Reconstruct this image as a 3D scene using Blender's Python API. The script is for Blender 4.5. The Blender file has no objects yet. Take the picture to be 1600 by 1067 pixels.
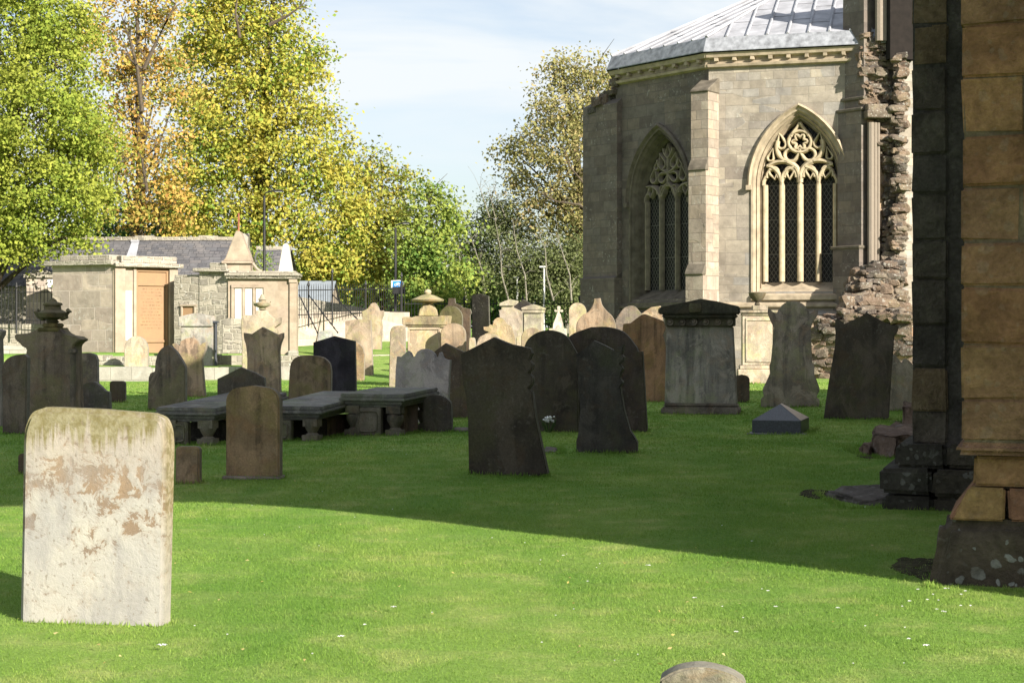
import bpy, bmesh, math, random
import numpy as np
from mathutils import Vector, Matrix, geometry
random.seed(7); rng = np.random.default_rng(7)
scn = bpy.context.scene
COL = scn.collection
R = math.radians

# ------------------------------------------------------------------ camera, sky, sun, exposure
F, HZ, CH = 2600.0, 511.0, 1.53          # focal length in photo pixels, horizon row, eye height
cam = bpy.data.cameras.new('camera'); camo = bpy.data.objects.new('camera', cam); COL.objects.link(camo)
camo.location = (0, 0, CH); camo.rotation_euler = (R(90), 0, 0)
cam.sensor_width = 36; cam.lens = 36*F/1600; cam.shift_y = (HZ-533.5)/1600; cam.clip_end = 3000; cam.clip_start = .1
scn.camera = camo

SUN_AZ, SUN_EL = 50.0, 25.0              # sun to the right, 50 degrees behind the picture plane
sv = Vector((math.cos(R(SUN_EL))*math.cos(R(SUN_AZ)), -math.cos(R(SUN_EL))*math.sin(R(SUN_AZ)), math.sin(R(SUN_EL))))
sl = bpy.data.lights.new('sun', 'SUN'); sl.energy = 5.0; sl.angle = R(.5); sl.color = (1, .93, .80)
so = bpy.data.objects.new('sun', sl); COL.objects.link(so); so.rotation_euler = sv.to_track_quat('Z', 'Y').to_euler()
so.location = sv*60
wd = bpy.data.worlds.new('World'); scn.world = wd; wd.use_nodes = True
wt = wd.node_tree; wt.nodes.clear()
def WN(t, **k):
    n = wt.nodes.new(t)
    for a, b in k.items(): setattr(n, a, b)
    return n
sky = WN('ShaderNodeTexSky', sky_type='NISHITA', sun_disc=False, sun_elevation=R(SUN_EL), sun_rotation=math.atan2(sv.x, sv.y), air_density=1.0, dust_density=1.2, ozone_density=1.0)
tc = WN('ShaderNodeTexCoord'); mp = WN('ShaderNodeMapping'); mp.inputs['Scale'].default_value = (1.0, 1.0, 5.0); mp.inputs['Rotation'].default_value = (0, R(9), 0)
nz = WN('ShaderNodeTexNoise'); nz.inputs['Scale'].default_value = 2.4; nz.inputs['Detail'].default_value = 7; nz.inputs['Roughness'].default_value = .52; nz.inputs['Distortion'].default_value = .5
rp = WN('ShaderNodeValToRGB'); rp.color_ramp.elements[0].position = .40; rp.color_ramp.elements[1].position = .60
rp.color_ramp.elements[0].color = (.10, .10, .10, 1); rp.color_ramp.elements[1].color = (1, 1, 1, 1)
mx = WN('ShaderNodeMix', data_type='RGBA'); mx.inputs[7].default_value = (4.2, 4.45, 4.6, 1)
bg = WN('ShaderNodeBackground'); bg.inputs['Strength'].default_value = .092
wo = WN('ShaderNodeOutputWorld')
L = wt.links.new
L(tc.outputs['Generated'], mp.inputs['Vector']); L(mp.outputs[0], nz.inputs['Vector']); L(nz.outputs['Fac'], rp.inputs[0])
dk = WN('ShaderNodeMix', data_type='RGBA', blend_type='MULTIPLY'); dk.inputs[0].default_value = 1; dk.inputs[7].default_value = (.74, .71, .73, 1)
L(rp.outputs[0], mx.inputs[0]); L(sky.outputs[0], dk.inputs[6]); L(dk.outputs[2], mx.inputs[6]); L(mx.outputs[2], bg.inputs[0]); L(bg.outputs[0], wo.inputs[0])
scn.view_settings.view_transform = 'Standard'; scn.view_settings.look = 'None'; scn.view_settings.gamma = 1
scn.view_settings.exposure = 1.25
scn.cycles.max_bounces = 6; scn.cycles.diffuse_bounces = 3; scn.cycles.transparent_max_bounces = 8
scn.cycles.use_denoising = True

# ------------------------------------------------------------------ helpers
def at(px, py, D): return Vector(((px-800)*D/F, D, CH-(py-HZ)*D/F))
def depth(py): return CH*F/(py-HZ)
def sst(a, b, t):
    t = np.clip((t-a)/(b-a), 0, 1); return t*t*(3-2*t)
def gz(x, y):
    wl = 1-sst(2.6, 4.8, x-(y-52)*.05)
    far = sst(72, 80, y)
    left = 1-sst(-8.5, -4.5, x)
    z = sst(47.5, 56, y)*.6*wl + sst(54, 63, y)*(.40+.25*sst(-3, 1.5, x))*wl
    z = z*(1-left) + left*(.36*sst(48.0, 48.2, y)+.34*sst(50.9, 51.1, y)+.15*sst(54, 60, y))
    z = z*(1-far)+far*(.9)
    z = z+.028*np.sin(x*.9+y*.37)*np.sin(y*.55-x*.21+1.3)*sst(6, 12, y)
    return z
def gzf(x, y): return float(gz(np.float64(x), np.float64(y)))

class MB:
    """collects polygons (with metre uv) and links them as one mesh object"""
    def __init__(s): s.v=[]; s.f=[]; s.uv=[]; s.uses_uv=False
    def poly(s, pts, uv=None):
        i=len(s.v); s.v += [tuple(p) for p in pts]; s.f.append(list(range(i, i+len(pts))))
        s.uv.append(uv if uv else [(0,0)]*len(pts)); s.uses_uv |= uv is not None
    def mesh(s, verts, faces, uvs=None):
        i=len(s.v); s.v += [tuple(p) for p in verts]
        for k, f in enumerate(faces): s.f.append([i+a for a in f]); s.uv.append(uvs[k] if uvs else [(0,0)]*len(f))
        s.uses_uv |= uvs is not None
    def box(s, c, d, rz=0, jit=0, taper=1.0, M=None):
        h=[x/2 for x in d]; V=[]
        for z in (-1,1):
            for x,y in ((-1,-1),(1,-1),(1,1),(-1,1)):
                t = taper if z>0 else 1
                p=Vector((x*h[0]*t, y*h[1]*t, z*h[2]))
                if jit: p += Vector((random.uniform(-jit,jit),random.uniform(-jit,jit),random.uniform(-jit,jit)))
                V.append(p)
        m = M if M else Matrix.Rotation(rz,3,'Z')
        V=[m@p+Vector(c) for p in V]
        faces=[(3,2,1,0),(4,5,6,7),(0,1,5,4),(1,2,6,5),(2,3,7,6),(3,0,4,7)]
        uvs=[]
        hx=[(0,0),(d[0],0),(d[0],d[2]),(0,d[2])]; hy=[(0,0),(d[1],0),(d[1],d[2]),(0,d[2])]; hz=[(0,0),(d[0],0),(d[0],d[1]),(0,d[1])]
        for q in (hz,hz,hx,hy,hx,hy): uvs.append([(a+c[0]*.7+c[1]*.3,b+c[2]-d[2]/2) for a,b in q])
        s.mesh(V, faces, uvs)
    def tube(s, pts, r, n=6, cap=True):
        pts=[Vector(p) for p in pts]; rs = r if isinstance(r,(list,tuple)) else [r]*len(pts)
        rings=[]
        for i,p in enumerate(pts):
            d=(pts[min(i+1,len(pts)-1)]-pts[max(i-1,0)]).normalized()
            a=d.cross(Vector((0,0,1)) if abs(d.z)<.9 else Vector((1,0,0))).normalized(); b=d.cross(a)
            rings.append([p+(a*math.cos(t)+b*math.sin(t))*rs[i] for t in [2*math.pi*k/n for k in range(n)]])
        V=[p for rg in rings for p in rg]; Fc=[]
        for i in range(len(pts)-1):
            for k in range(n):
                k2=(k+1)%n; Fc.append((i*n+k,i*n+k2,(i+1)*n+k2,(i+1)*n+k))
        if cap: Fc.append(tuple(range(n-1,-1,-1))); Fc.append(tuple((len(pts)-1)*n+k for k in range(n)))
        s.mesh(V,Fc)
    def lathe(s, prof, c=(0,0,0), n=20, sx=1, sy=1, rz=0):
        V=[];Fc=[]
        for r,z in prof:
            for k in range(n):
                t=2*math.pi*k/n+rz; V.append((c[0]+r*math.cos(t)*sx, c[1]+r*math.sin(t)*sy, c[2]+z))
        for i in range(len(prof)-1):
            for k in range(n): k2=(k+1)%n; Fc.append((i*n+k,i*n+k2,(i+1)*n+k2,(i+1)*n+k))
        Fc.append(tuple(range(n-1,-1,-1))); Fc.append(tuple((len(prof)-1)*n+k for k in range(n)))
        s.mesh(V,Fc)
    def build(s, name, mat, parent=None, loc=None, smooth=False, bevel=0, seg=1, rz=0, merge=False):
        me=bpy.data.meshes.new(name); me.from_pydata(s.v,[],s.f); me.update()
        if s.uses_uv:
            ul=me.uv_layers.new(name='UVMap'); flat=[c for f in s.uv for p in f for c in p]; ul.data.foreach_set('uv', flat)
        if bevel or merge:
            bm=bmesh.new(); bm.from_mesh(me)
            if merge: bmesh.ops.remove_doubles(bm, verts=bm.verts, dist=1e-4)
            bmesh.ops.recalc_face_normals(bm, faces=bm.faces)
            if bevel:
                es=[e for e in bm.edges if len(e.link_faces)==2 and e.calc_face_angle(0)>R(28)]
                bmesh.ops.bevel(bm, geom=es, offset=bevel, segments=seg, affect='EDGES', clamp_overlap=True)
            bm.to_mesh(me); bm.free()
        me.materials.append(mat)
        if smooth:
            for p in me.polygons: p.use_smooth=True
            try: me.set_sharp_from_angle(angle=R(35))
            except Exception: pass
        o=bpy.data.objects.new(name, me); COL.objects.link(o)
        if parent: o.parent=parent
        if loc is not None: o.location=loc
        if rz: o.rotation_euler=(0,0,rz)
        return o

def tag(o, label, cat, group=None, kind=None):
    o['label']=label; o['category']=cat
    if group: o['group']=group
    if kind: o['kind']=kind
    return o
def thing(name, label, cat, loc, rz=0, group=None):
    o=bpy.data.objects.new(name, None); COL.objects.link(o); o.location=loc; o.rotation_euler=(0,0,rz); o.empty_display_size=.2
    return tag(o,label,cat,group)
def copy_tree(o, parent=None):
    c=o.copy(); COL.objects.link(c); c.parent=parent
    for ch in list(o.children): copy_tree(ch,c)
    return c
def fast(name, V, k, mat, parent=None):
    """numpy mesh: consecutive k vertices are one face"""
    V=np.asarray(V,dtype=np.float32).reshape(-1,3); n=len(V)//k
    me=bpy.data.meshes.new(name); me.vertices.add(n*k); me.vertices.foreach_set('co',V[:n*k].ravel())
    me.loops.add(n*k); me.loops.foreach_set('vertex_index',np.arange(n*k,dtype=np.int32))
    me.polygons.add(n); me.polygons.foreach_set('loop_start',np.arange(n,dtype=np.int32)*k)
    me.update(); me.validate(); me.materials.append(mat)
    o=bpy.data.objects.new(name,me); COL.objects.link(o)
    if parent: o.parent=parent
    return o

# ------------------------------------------------------------------ materials
class NT:
    def __init__(s, name):
        s.m=bpy.data.materials.new(name); s.m.use_nodes=True; s.t=s.m.node_tree; s.t.nodes.clear()
        s.out=s.t.nodes.new('ShaderNodeOutputMaterial')
    def n(s, t, ins=None, **k):
        nd=s.t.nodes.new(t)
        for a,b in k.items(): setattr(nd,a,b)
        for a,b in (ins or {}).items(): s.set(nd.inputs[a], b)
        return nd
    def set(s, inp, b):
        if isinstance(b, bpy.types.NodeSocket): s.t.links.new(b, inp)
        elif isinstance(b,(tuple,list)) and len(b)==3 and len(getattr(inp,'default_value',[0]*3))==4: inp.default_value=(*b,1)
        else: inp.default_value=b
    def mix(s, fac, a, b, mode='MIX'):
        nd=s.n('ShaderNodeMix', data_type='RGBA', blend_type=mode); s.set(nd.inputs[0],fac); s.set(nd.inputs[6],a); s.set(nd.inputs[7],b); return nd.outputs[2]
    def math(s, op, a, b=0.0, c=0.0):
        nd=s.n('ShaderNodeMath', operation=op); s.set(nd.inputs[0],a); s.set(nd.inputs[1],b); s.set(nd.inputs[2],c); return nd.outputs[0]
    def ramp(s, fac, *st):
        nd=s.n('ShaderNodeValToRGB'); el=nd.color_ramp.elements
        while len(el)<len(st): el.new(.5)
        for e,(p,c) in zip(el,st):
            e.position=p; e.color=(c,c,c,1) if isinstance(c,(int,float)) else (*c,1)
        s.set(nd.inputs[0],fac); return nd.outputs[0]
    def noise(s, vec, scale, detail=4, rough=.55, dist=0):
        nd=s.n('ShaderNodeTexNoise',{'Scale':scale,'Detail':detail,'Roughness':rough,'Distortion':dist}); s.set(nd.inputs['Vector'],vec); return nd.outputs['Fac']
    def mapping(s, vec, scale=(1,1,1), loc=(0,0,0)):
        nd=s.n('ShaderNodeMapping'); s.set(nd.inputs['Vector'],vec); nd.inputs['Scale'].default_value=scale; s.set(nd.inputs['Location'],loc); return nd.outputs[0]
    def obj(s, rnd=True):
        c=s.n('ShaderNodeTexCoord').outputs['Object']
        if not rnd: return c
        oi=s.n('ShaderNodeObjectInfo'); s.oi=oi
        o=s.math('MULTIPLY',oi.outputs['Random'],57.0)
        cb=s.n('ShaderNodeCombineXYZ',{0:o,1:o,2:o})
        return s.n('ShaderNodeVectorMath',{0:c,1:cb.outputs[0]},operation='ADD').outputs[0]
    def bsdf(s, col, rough=.85, bump=None, bstr=.4, bdist=.02, spec=.25, metal=0):
        b=s.n('ShaderNodeBsdfPrincipled'); s.set(b.inputs['Base Color'],col); s.set(b.inputs['Roughness'],rough)
        b.inputs['Specular IOR Level'].default_value=spec; b.inputs['Metallic'].default_value=metal
        if bump is not None:
            bp=s.n('ShaderNodeBump',{'Strength':bstr,'Distance':bdist,'Height':bump}); s.t.links.new(bp.outputs[0],b.inputs['Normal'])
        s.t.links.new(b.outputs[0],s.out.inputs[0]); return s.m

def headstone_mat(name, streak=.5, lichen=.35, patch=.5, lic=(.42,.41,.35)):
    t=NT(name); c=t.obj(); base=t.oi.outputs['Color']
    n1=t.noise(c,1.7,6,.6,.4); col=t.mix(t.ramp(n1,(.3,0.0),(.7,1.0)), t.mix(1,base,(.52,.50,.48),'MULTIPLY'), t.mix(1,base,(1.42,1.40,1.32),'MULTIPLY'))
    st=t.noise(t.mapping(c,(9,9,.55)),1.0,5,.6); col=t.mix(t.math('MULTIPLY',t.ramp(st,(.48,0.0),(.68,1.0)),streak),col,t.mix(1,base,(.38,.39,.40),'MULTIPLY'))
    pn=t.noise(c,4.2,7,.65,.6); col=t.mix(t.math('MULTIPLY',t.ramp(pn,(.52,0.0),(.62,1.0)),patch),col,t.mix(1,base,(1.25,1.0,.78),'MULTIPLY'))
    ln=t.noise(c,21,3,.5); lb=t.noise(c,2.3,4,.6); lm=t.math('MULTIPLY',t.ramp(ln,(.56,0.0),(.68,1.0)),t.ramp(lb,(.46,0.0),(.66,1.0)))
    col=t.mix(t.math('MULTIPLY',lm,lichen*.7),col,t.mix(.5,t.mix(1,base,(2.2,2.2,2.1),'MULTIPLY'),lic))
    mo=t.noise(c,1.9,6,.72); col=t.mix(t.math('MULTIPLY',t.ramp(mo,(.48,0.0),(.62,1.0)),.6),col,t.mix(1,base,(1.15,1.30,.80),'MULTIPLY'))
    bl=t.noise(t.mapping(c,(1.2,1.2,.7)),2.6,7,.7,.8); col=t.mix(t.math('MULTIPLY',t.ramp(bl,(.52,0.0),(.58,1.0)),.5),col,t.mix(1,base,(1.7,1.62,1.5),'MULTIPLY'))
    g=t.noise(c,60,4,.7); col=t.mix(.5,col,t.ramp(g,(.3,.5),(.7,1.45)),'MULTIPLY')
    h=t.math('ADD',t.math('MULTIPLY',g,.35),t.math('ADD',t.math('MULTIPLY',t.noise(c,14,5,.65),.7),t.math('MULTIPLY',pn,.6)))
    return t.bsdf(col,.92,h,.75,.02,.15)
M={}
M['stone']=headstone_mat('weathered_headstone')
M['stone_lichen']=headstone_mat('lichened_headstone',.35,.85,.7)
M['stone_streak']=headstone_mat('streaked_headstone',.95,.3,.4)
M['stone_clean']=headstone_mat('plain_headstone',.25,.12,.25)

def whitewashed():
    t=NT('peeling_pale_headstone'); c=t.obj(False); sp=t.n('ShaderNodeSeparateXYZ'); t.set(sp.inputs[0],c); z=sp.outputs[2]; x=sp.outputs[0]
    a=t.noise(c,3.4,8,.66,.4); b=t.noise(c,11,7,.70,.5); m0=t.math('ADD',t.math('MULTIPLY',a,.45),t.math('MULTIPLY',b,.55))
    zb=t.ramp(z,(.0,.055),(.2,.05),(.42,.02),(.55,-.02 if False else 0.0),(.72,0.0),(.95,.03))
    band=t.math('SUBTRACT',m0,t.math('MULTIPLY',t.ramp(t.math('ABSOLUTE',t.math('SUBTRACT',z,.72)),(.02,1.0),(.34,0.0)),.05))
    band=t.math('ADD',band,zb)
    under=t.mix(t.ramp(t.noise(c,6,4),(.35,0.0),(.65,1.0)),(.215,.152,.10),(.17,.135,.108))
    white=t.mix(t.ramp(t.noise(c,3.1,4),(.35,0.0),(.65,1.0)),(.355,.335,.295),(.295,.285,.27))
    col=t.mix(t.ramp(band,(.447,0.0),(.460,.75),(.52,1.0)),under,white)
    # grey smears
    gs=t.noise(t.mapping(c,(3,3,1.2)),2.0,6,.65); col=t.mix(t.math('MULTIPLY',t.ramp(gs,(.48,0.0),(.62,1.0)),.55),col,(.225,.215,.21))
    # pinkish tinge of the upper half
    col=t.mix(t.math('MULTIPLY',t.ramp(z,(.62,0.0),(.95,1.0)),.45),col,(.30,.24,.185))
    # algae running down from the top
    s1=t.noise(t.mapping(c,(15,15,.9)),1.0,5,.6); edge=t.math('ADD',z,t.math('MULTIPLY',t.math('SUBTRACT',s1,.5),.75))
    al=t.ramp(edge,(.93,0.0),(1.04,.85),(1.2,1.0)); acol=t.mix(t.ramp(t.noise(c,22,5,.7),(.4,0.0),(.6,1.0)),(.125,.105,.033),(.21,.19,.11))
    col=t.mix(t.math('MULTIPLY',al,.85),col,acol)
    # mottled pale lichen on the very top, mossy right arris
    tp=t.ramp(z,(1.13,0.0),(1.20,1.0)); col=t.mix(t.math('MULTIPLY',tp,t.ramp(t.noise(c,13,5,.7),(.45,.0),(.55,.9))),col,(.27,.265,.215))
    rt=t.ramp(x,(.365,0.0),(.395,1.0)); col=t.mix(t.math('MULTIPLY',rt,t.ramp(z,(.2,.45),(.8,.85))),col,t.mix(t.ramp(t.noise(c,30,4),(.45,0.0),(.55,1.0)),(.15,.125,.055),(.25,.21,.13)))
    g=t.noise(c,70,4,.7); sp2=t.noise(c,34,3,.6); col=t.mix(t.math('MULTIPLY',t.ramp(sp2,(.61,0.0),(.66,1.0)),.55),col,(.15,.12,.09))
    h=t.math('ADD',t.math('MULTIPLY',band,1.6),t.math('MULTIPLY',g,.25))
    return t.bsdf(col,.93,h,.7,.012,.12)
def edge_mat():
    t=NT('pale_lichened_stone_edge'); c=t.obj(); base=t.oi.outputs['Color']; n=t.noise(c,12,5,.7)
    col=t.mix(.6,base,t.mix(t.ramp(n,(.35,0.0),(.65,1.0)),(.15,.14,.11),(.25,.24,.205))); return t.bsdf(col,.93,n,.6,.02,.12)
M['stone_edge']=edge_mat()
M['whitewash']=whitewashed()

def ashlar(name, cols, mortar, bw=.55, rh=.28, ms=.012, dist=.03, stain=.5, lichen=.2, bump=.6, lic=(.5,.5,.46)):
    t=NT(name); uv=t.n('ShaderNodeTexCoord').outputs['UV']; ob=t.obj()
    d=t.n('ShaderNodeTexNoise',{'Scale':1.3,'Detail':3}); t.set(d.inputs['Vector'],uv)
    dv=t.n('ShaderNodeVectorMath',{0:d.outputs['Color'],1:(.5,.5,.5)},operation='SUBTRACT').outputs[0]
    dv=t.n('ShaderNodeVectorMath',{0:dv,'Scale':dist*2},operation='SCALE').outputs[0]
    v=t.n('ShaderNodeVectorMath',{0:uv,1:dv},operation='ADD').outputs[0]
    def br(w,h,sq):
        b=t.n('ShaderNodeTexBrick',{'Color1':(0,0,0,1),'Color2':(1,1,1,1),'Mortar':(.5,.5,.5,1),'Scale':1.0,'Mortar Size':ms,'Mortar Smooth':.4,'Bias':0.0,'Brick Width':w,'Row Height':h},squash=sq,squash_frequency=3,offset=.42,offset_frequency=2); t.set(b.inputs['Vector'],v); return b
    b1=br(bw,rh,.75); b2=br(bw*1.7,rh*1.5,.7)
    sel=t.ramp(t.noise(t.mapping(uv,(.25,1/(rh*6),1)),1.0,1),(.50,0.0),(.505,1.0))
    f=t.mix(sel,b1.outputs['Color'],b2.outputs['Color']); mo=t.math('ADD',t.math('MULTIPLY',b1.outputs['Fac'],t.math('SUBTRACT',1.0,sel)),t.math('MULTIPLY',b2.outputs['Fac'],sel))
    k=len(cols); col=t.ramp(f,*[(i/(k-1),c) for i,c in enumerate(cols)])
    big=t.noise(ob,.55,6,.6,.5); col=t.mix(t.math('MULTIPLY',t.ramp(big,(.45,0.0),(.68,1.0)),stain),col,t.mix(1,col,(.5,.50,.52),'MULTIPLY'))
    md=t.noise(ob,3.5,6,.65); col=t.mix(.6,col,t.ramp(md,(.3,.65),(.7,1.3)),'MULTIPLY')
    ln=t.noise(ob,9,6,.7); lb=t.noise(ob,.9,4,.6); lm=t.math('MULTIPLY',t.ramp(ln,(.56,0.0),(.63,1.0)),t.ramp(lb,(.48,0.0),(.62,1.0)))
    col=t.mix(t.math('MULTIPLY',lm,lichen),col,lic)
    col=t.mix(t.math('MULTIPLY',mo,.75),col,mortar)
    h=t.math('ADD',t.math('MULTIPLY',t.math('SUBTRACT',1.0,mo),.8),t.math('ADD',t.math('MULTIPLY',md,.6),t.math('MULTIPLY',t.noise(ob,30,4,.7),.25)))
    h=t.math('ADD',h,t.math('MULTIPLY',f,.25))
    return t.bsdf(col,.93,h,bump,.05,.12)
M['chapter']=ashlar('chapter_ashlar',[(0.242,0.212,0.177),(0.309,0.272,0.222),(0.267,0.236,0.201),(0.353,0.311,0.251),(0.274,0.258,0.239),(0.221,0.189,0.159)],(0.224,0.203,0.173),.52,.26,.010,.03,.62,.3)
M['chapter_dark']=ashlar('chapter_weathered_shaded_ashlar',[(0.133,0.111,0.098),(0.172,0.144,0.122),(0.149,0.131,0.118),(0.186,0.156,0.130),(0.117,0.099,0.089)],(0.117,0.102,0.092),.52,.26,.010,.03,.7,.45)  # weathered stone, darkened further: shade of unlit faces put into the colour
M['buttress']=ashlar('buttress_ashlar',[(0.283,0.234,0.183),(0.340,0.278,0.218),(0.256,0.212,0.174),(0.357,0.306,0.247),(0.235,0.197,0.164)],(0.200,0.169,0.140),.5,.30,.012,.02,.4,.4)
M['rubble']=ashlar('pink_rubble',[(0.288,0.176,0.120),(0.352,0.232,0.152),(0.256,0.188,0.144),(0.384,0.272,0.184),(0.304,0.240,0.192),(0.232,0.152,0.112)],(0.336,0.280,0.216),.34,.13,.02,.09,.3,.6,.9)
M['pink_ashlar']=ashlar('pink_ashlar',[(0.317,0.209,0.137),(0.360,0.259,0.173),(0.288,0.202,0.144),(0.331,0.252,0.194)],(0.288,0.238,0.180),.45,.2,.012,.04,.3,.35)
M['maus_ashlar']=ashlar('tomb_ashlar',[(0.298,0.253,0.210),(0.397,0.337,0.281),(0.326,0.270,0.228),(0.452,0.379,0.307),(0.261,0.223,0.202)],(0.497,0.430,0.377),.75,.36,.016,.05,.4,.6)
M['maus_clean']=ashlar('dressed_ashlar',[(0.313,0.259,0.199),(0.349,0.289,0.223),(0.301,0.241,0.181),(0.337,0.271,0.217)],(0.271,0.229,0.181),1.1,.5,.006,.01,.25,.12,.3)
M['harl']=ashlar('harled_rubble',[(0.331,0.302,0.245),(0.245,0.223,0.187),(0.389,0.353,0.288),(0.288,0.259,0.209),(0.194,0.180,0.158)],(0.360,0.331,0.274),.3,.16,.03,.16,.4,1.0,1.0,(0.475,0.461,0.418))
M['kerb']=ashlar('low_wall_stone',[(0.320,0.301,0.262),(0.371,0.352,0.307),(0.281,0.262,0.230)],(0.269,0.249,0.211),.8,.4,.015,.05,.4,.8,.7,(0.435,0.429,0.397))
M['slate']=ashlar('slate_roof_tiles',[(.105,.105,.115),(.135,.13,.135),(.085,.085,.095),(.15,.14,.14),(.12,.115,.125)],(.05,.05,.055),.26,.16,.012,.01,.35,.25,.5,(.26,.25,.22))
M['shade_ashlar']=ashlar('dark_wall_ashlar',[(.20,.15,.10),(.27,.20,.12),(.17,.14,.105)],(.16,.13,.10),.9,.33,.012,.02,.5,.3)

def block_mat(name, cols, lichen=.6, soot_shade=.4, lic=(.40,.41,.36)):
    t=NT(name); geo=t.n('ShaderNodeNewGeometry'); r=geo.outputs['Random Per Island']; ob=t.obj(False)
    cols=list(cols)*(2 if len(cols)==1 else 1)
    k=len(cols); col=t.ramp(r,*[((i+.5)/k,c) for i,c in enumerate(cols)])
    a=t.noise(ob,3.2,7,.65,.6); col=t.mix(.75,col,t.ramp(a,(.28,.42),(.5,1.0),(.70,1.6)),'MULTIPLY')
    s=t.noise(ob,1.4,5,.6,.4); col=t.mix(t.math('MULTIPLY',t.ramp(s,(.5,0.0),(.66,1.0)),soot_shade),col,t.mix(1,col,(.5,.52,.50),'MULTIPLY'))
    gr=t.noise(ob,2.2,6,.7); col=t.mix(t.math('MULTIPLY',t.ramp(gr,(.52,0.0),(.57,1.0)),.42),col,t.mix(1,col,(1.25,1.34,1.22),'MULTIPLY'))
    dn=t.n('ShaderNodeTexNoise',{'Scale':9.0,'Detail':4}); t.set(dn.inputs['Vector'],ob)
    dv=t.n('ShaderNodeVectorMath',{0:dn.outputs['Color'],'Scale':.09},operation='SCALE').outputs[0]; vv=t.n('ShaderNodeVectorMath',{0:ob,1:dv},operation='ADD').outputs[0]
    lm=None
    for sc,th_ in ((7.5,.42),(15.0,.35)):
        vo=t.n('ShaderNodeTexVoronoi',{'Scale':sc}); t.set(vo.inputs['Vector'],vv); rr=t.n('ShaderNodeSeparateColor'); t.set(rr.inputs[0],vo.outputs['Color'])
        k_=t.math('MULTIPLY',t.ramp(t.math('SUBTRACT',vo.outputs['Distance'],t.math('MULTIPLY',rr.outputs[1],.22)),(.12,1.0),(.17,0.0)),t.ramp(rr.outputs[0],(th_,0.0),(th_+.02,1.0))); lm=k_ if lm is None else t.math('MAXIMUM',lm,k_)
    lm=t.math('MULTIPLY',lm,t.ramp(t.noise(ob,1.7,4),(.36,0.0),(.52,1.0)))
    col=t.mix(t.math('MULTIPLY',lm,lichen),col,lic)
    pit=t.noise(ob,26,5,.7); col=t.mix(.55,col,t.ramp(pit,(.32,.5),(.62,1.15)),'MULTIPLY')
    h=t.math('ADD',t.math('MULTIPLY',pit,.8),t.math('MULTIPLY',a,1.2)); h=t.math('ADD',h,t.math('MULTIPLY',t.noise(ob,80,3,.7),.3))
    return t.bsdf(col,.94,h,1.0,.045,.12)
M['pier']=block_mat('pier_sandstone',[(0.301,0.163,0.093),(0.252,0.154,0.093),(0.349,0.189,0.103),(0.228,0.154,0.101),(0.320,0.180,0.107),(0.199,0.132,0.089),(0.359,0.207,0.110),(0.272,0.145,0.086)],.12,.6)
M['pier_dark']=block_mat('dark_sandstone',[(0.091,0.078,0.066),(0.119,0.099,0.080),(0.077,0.070,0.065),(0.184,0.133,0.085)],.05,.5)  # darker, greyer blocks than the brown pier
M['plinth']=block_mat('lichened_plinth',[(.080,.066,.050),(.095,.077,.056),(.07,.061,.049)],.9,.5,(.33,.345,.31))
M['gold_block']=block_mat('ochre_block',[(.36,.235,.09),(.35,.23,.095)],.1,.1)
M['mortar']=block_mat('mortar',[(.20,.155,.11)],.1,.4)
M['rough']=block_mat('broken_core_stone',[(0.164,0.118,0.090),(0.211,0.155,0.115),(0.133,0.107,0.090),(0.234,0.174,0.126),(0.101,0.085,0.076),(0.183,0.148,0.115)],.55,.5,(.40,.39,.35))
M['rough_dark']=block_mat('broken_dark_stone',[(0.112,0.091,0.077),(0.154,0.115,0.091),(0.091,0.081,0.073)],.5,.4,(.42,.41,.37))

def simple(name, col, rough=.6, nscale=6, namt=.3, bump=.2, spec=.3, metal=0):
    t=NT(name); o=t.obj(); n=t.noise(o,nscale,5,.6); c=t.mix(1,col,t.ramp(n,(.3,1-namt),(.7,1+namt)),'MULTIPLY')
    return t.bsdf(c,rough,n,bump,.02,spec,metal)
M['iron']=simple('black_iron',(.018,.018,.02),.55)
M['lead']=simple('lead_sheet',(.30,.305,.335),.75,1.6,.3,.15,.25)
M['lead_dark']=simple('lead_flashing',(.23,.24,.27),.75,5,.4,.2,.2)
M['dark_glass']=None
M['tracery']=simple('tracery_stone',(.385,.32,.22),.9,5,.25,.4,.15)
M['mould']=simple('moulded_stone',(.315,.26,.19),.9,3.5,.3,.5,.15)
M['mould_dark']=simple('weathered_shaded_moulding',(.125,.108,.085),.9,3.5,.35,.5,.15)  # darker copy of the moulding stone, shade of unlit faces painted in
M['tracery_dark']=simple('shaded_tracery',(.22,.19,.145),.9,5,.3,.4,.15)  # darker tracery copy, shade of the left window painted in
M['marble']=simple('white_marble',(.50,.485,.44),.6,3,.06,.1,.3)
M['navy']=simple('polished_navy_granite',(.022,.022,.032),.28,40,.3,.02,.5)
M['granite']=simple('grey_granite',(.048,.052,.064),.35,55,.45,.05,.5)
M['granite_top']=simple('granite_painted_light',(.42,.34,.29),.3,25,.3,.05,.5)  # much paler granite: light on the right slope painted as colour
M['gravel']=simple('grey_slab',(.22,.22,.22),.9,40,.5,.5,.2)
M['soil']=simple('bare_soil',(.045,.042,.022),.97,14,.6,.9,.1)
M['white']=simple('white_paint',(.8,.8,.8),.5,4,.05,.05)
M['blue']=simple('blue_sign',(.03,.22,.62),.4,4,.05,.02)
M['shed']=simple('pale_shed_roof',(.22,.25,.29),.5,3,.1,.1)
M['pale_pole']=simple('galvanised_pole',(.50,.50,.49),.5,4,.1,.05)
M['rust']=simple('rusty_rod',(.28,.10,.06),.8)
M['petal']=simple('white_petal',(.8,.8,.78),.7)
M['bark']=simple('bark',(.085,.068,.050),.95,9,.45,.8,.1)
M['bark_pale']=simple('pale_bark',(.20,.185,.15),.9,9,.4,.6,.1)
M['urn']=headstone_mat('mossy_urn',.4,.5,.8,(.35,.36,.22))
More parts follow.
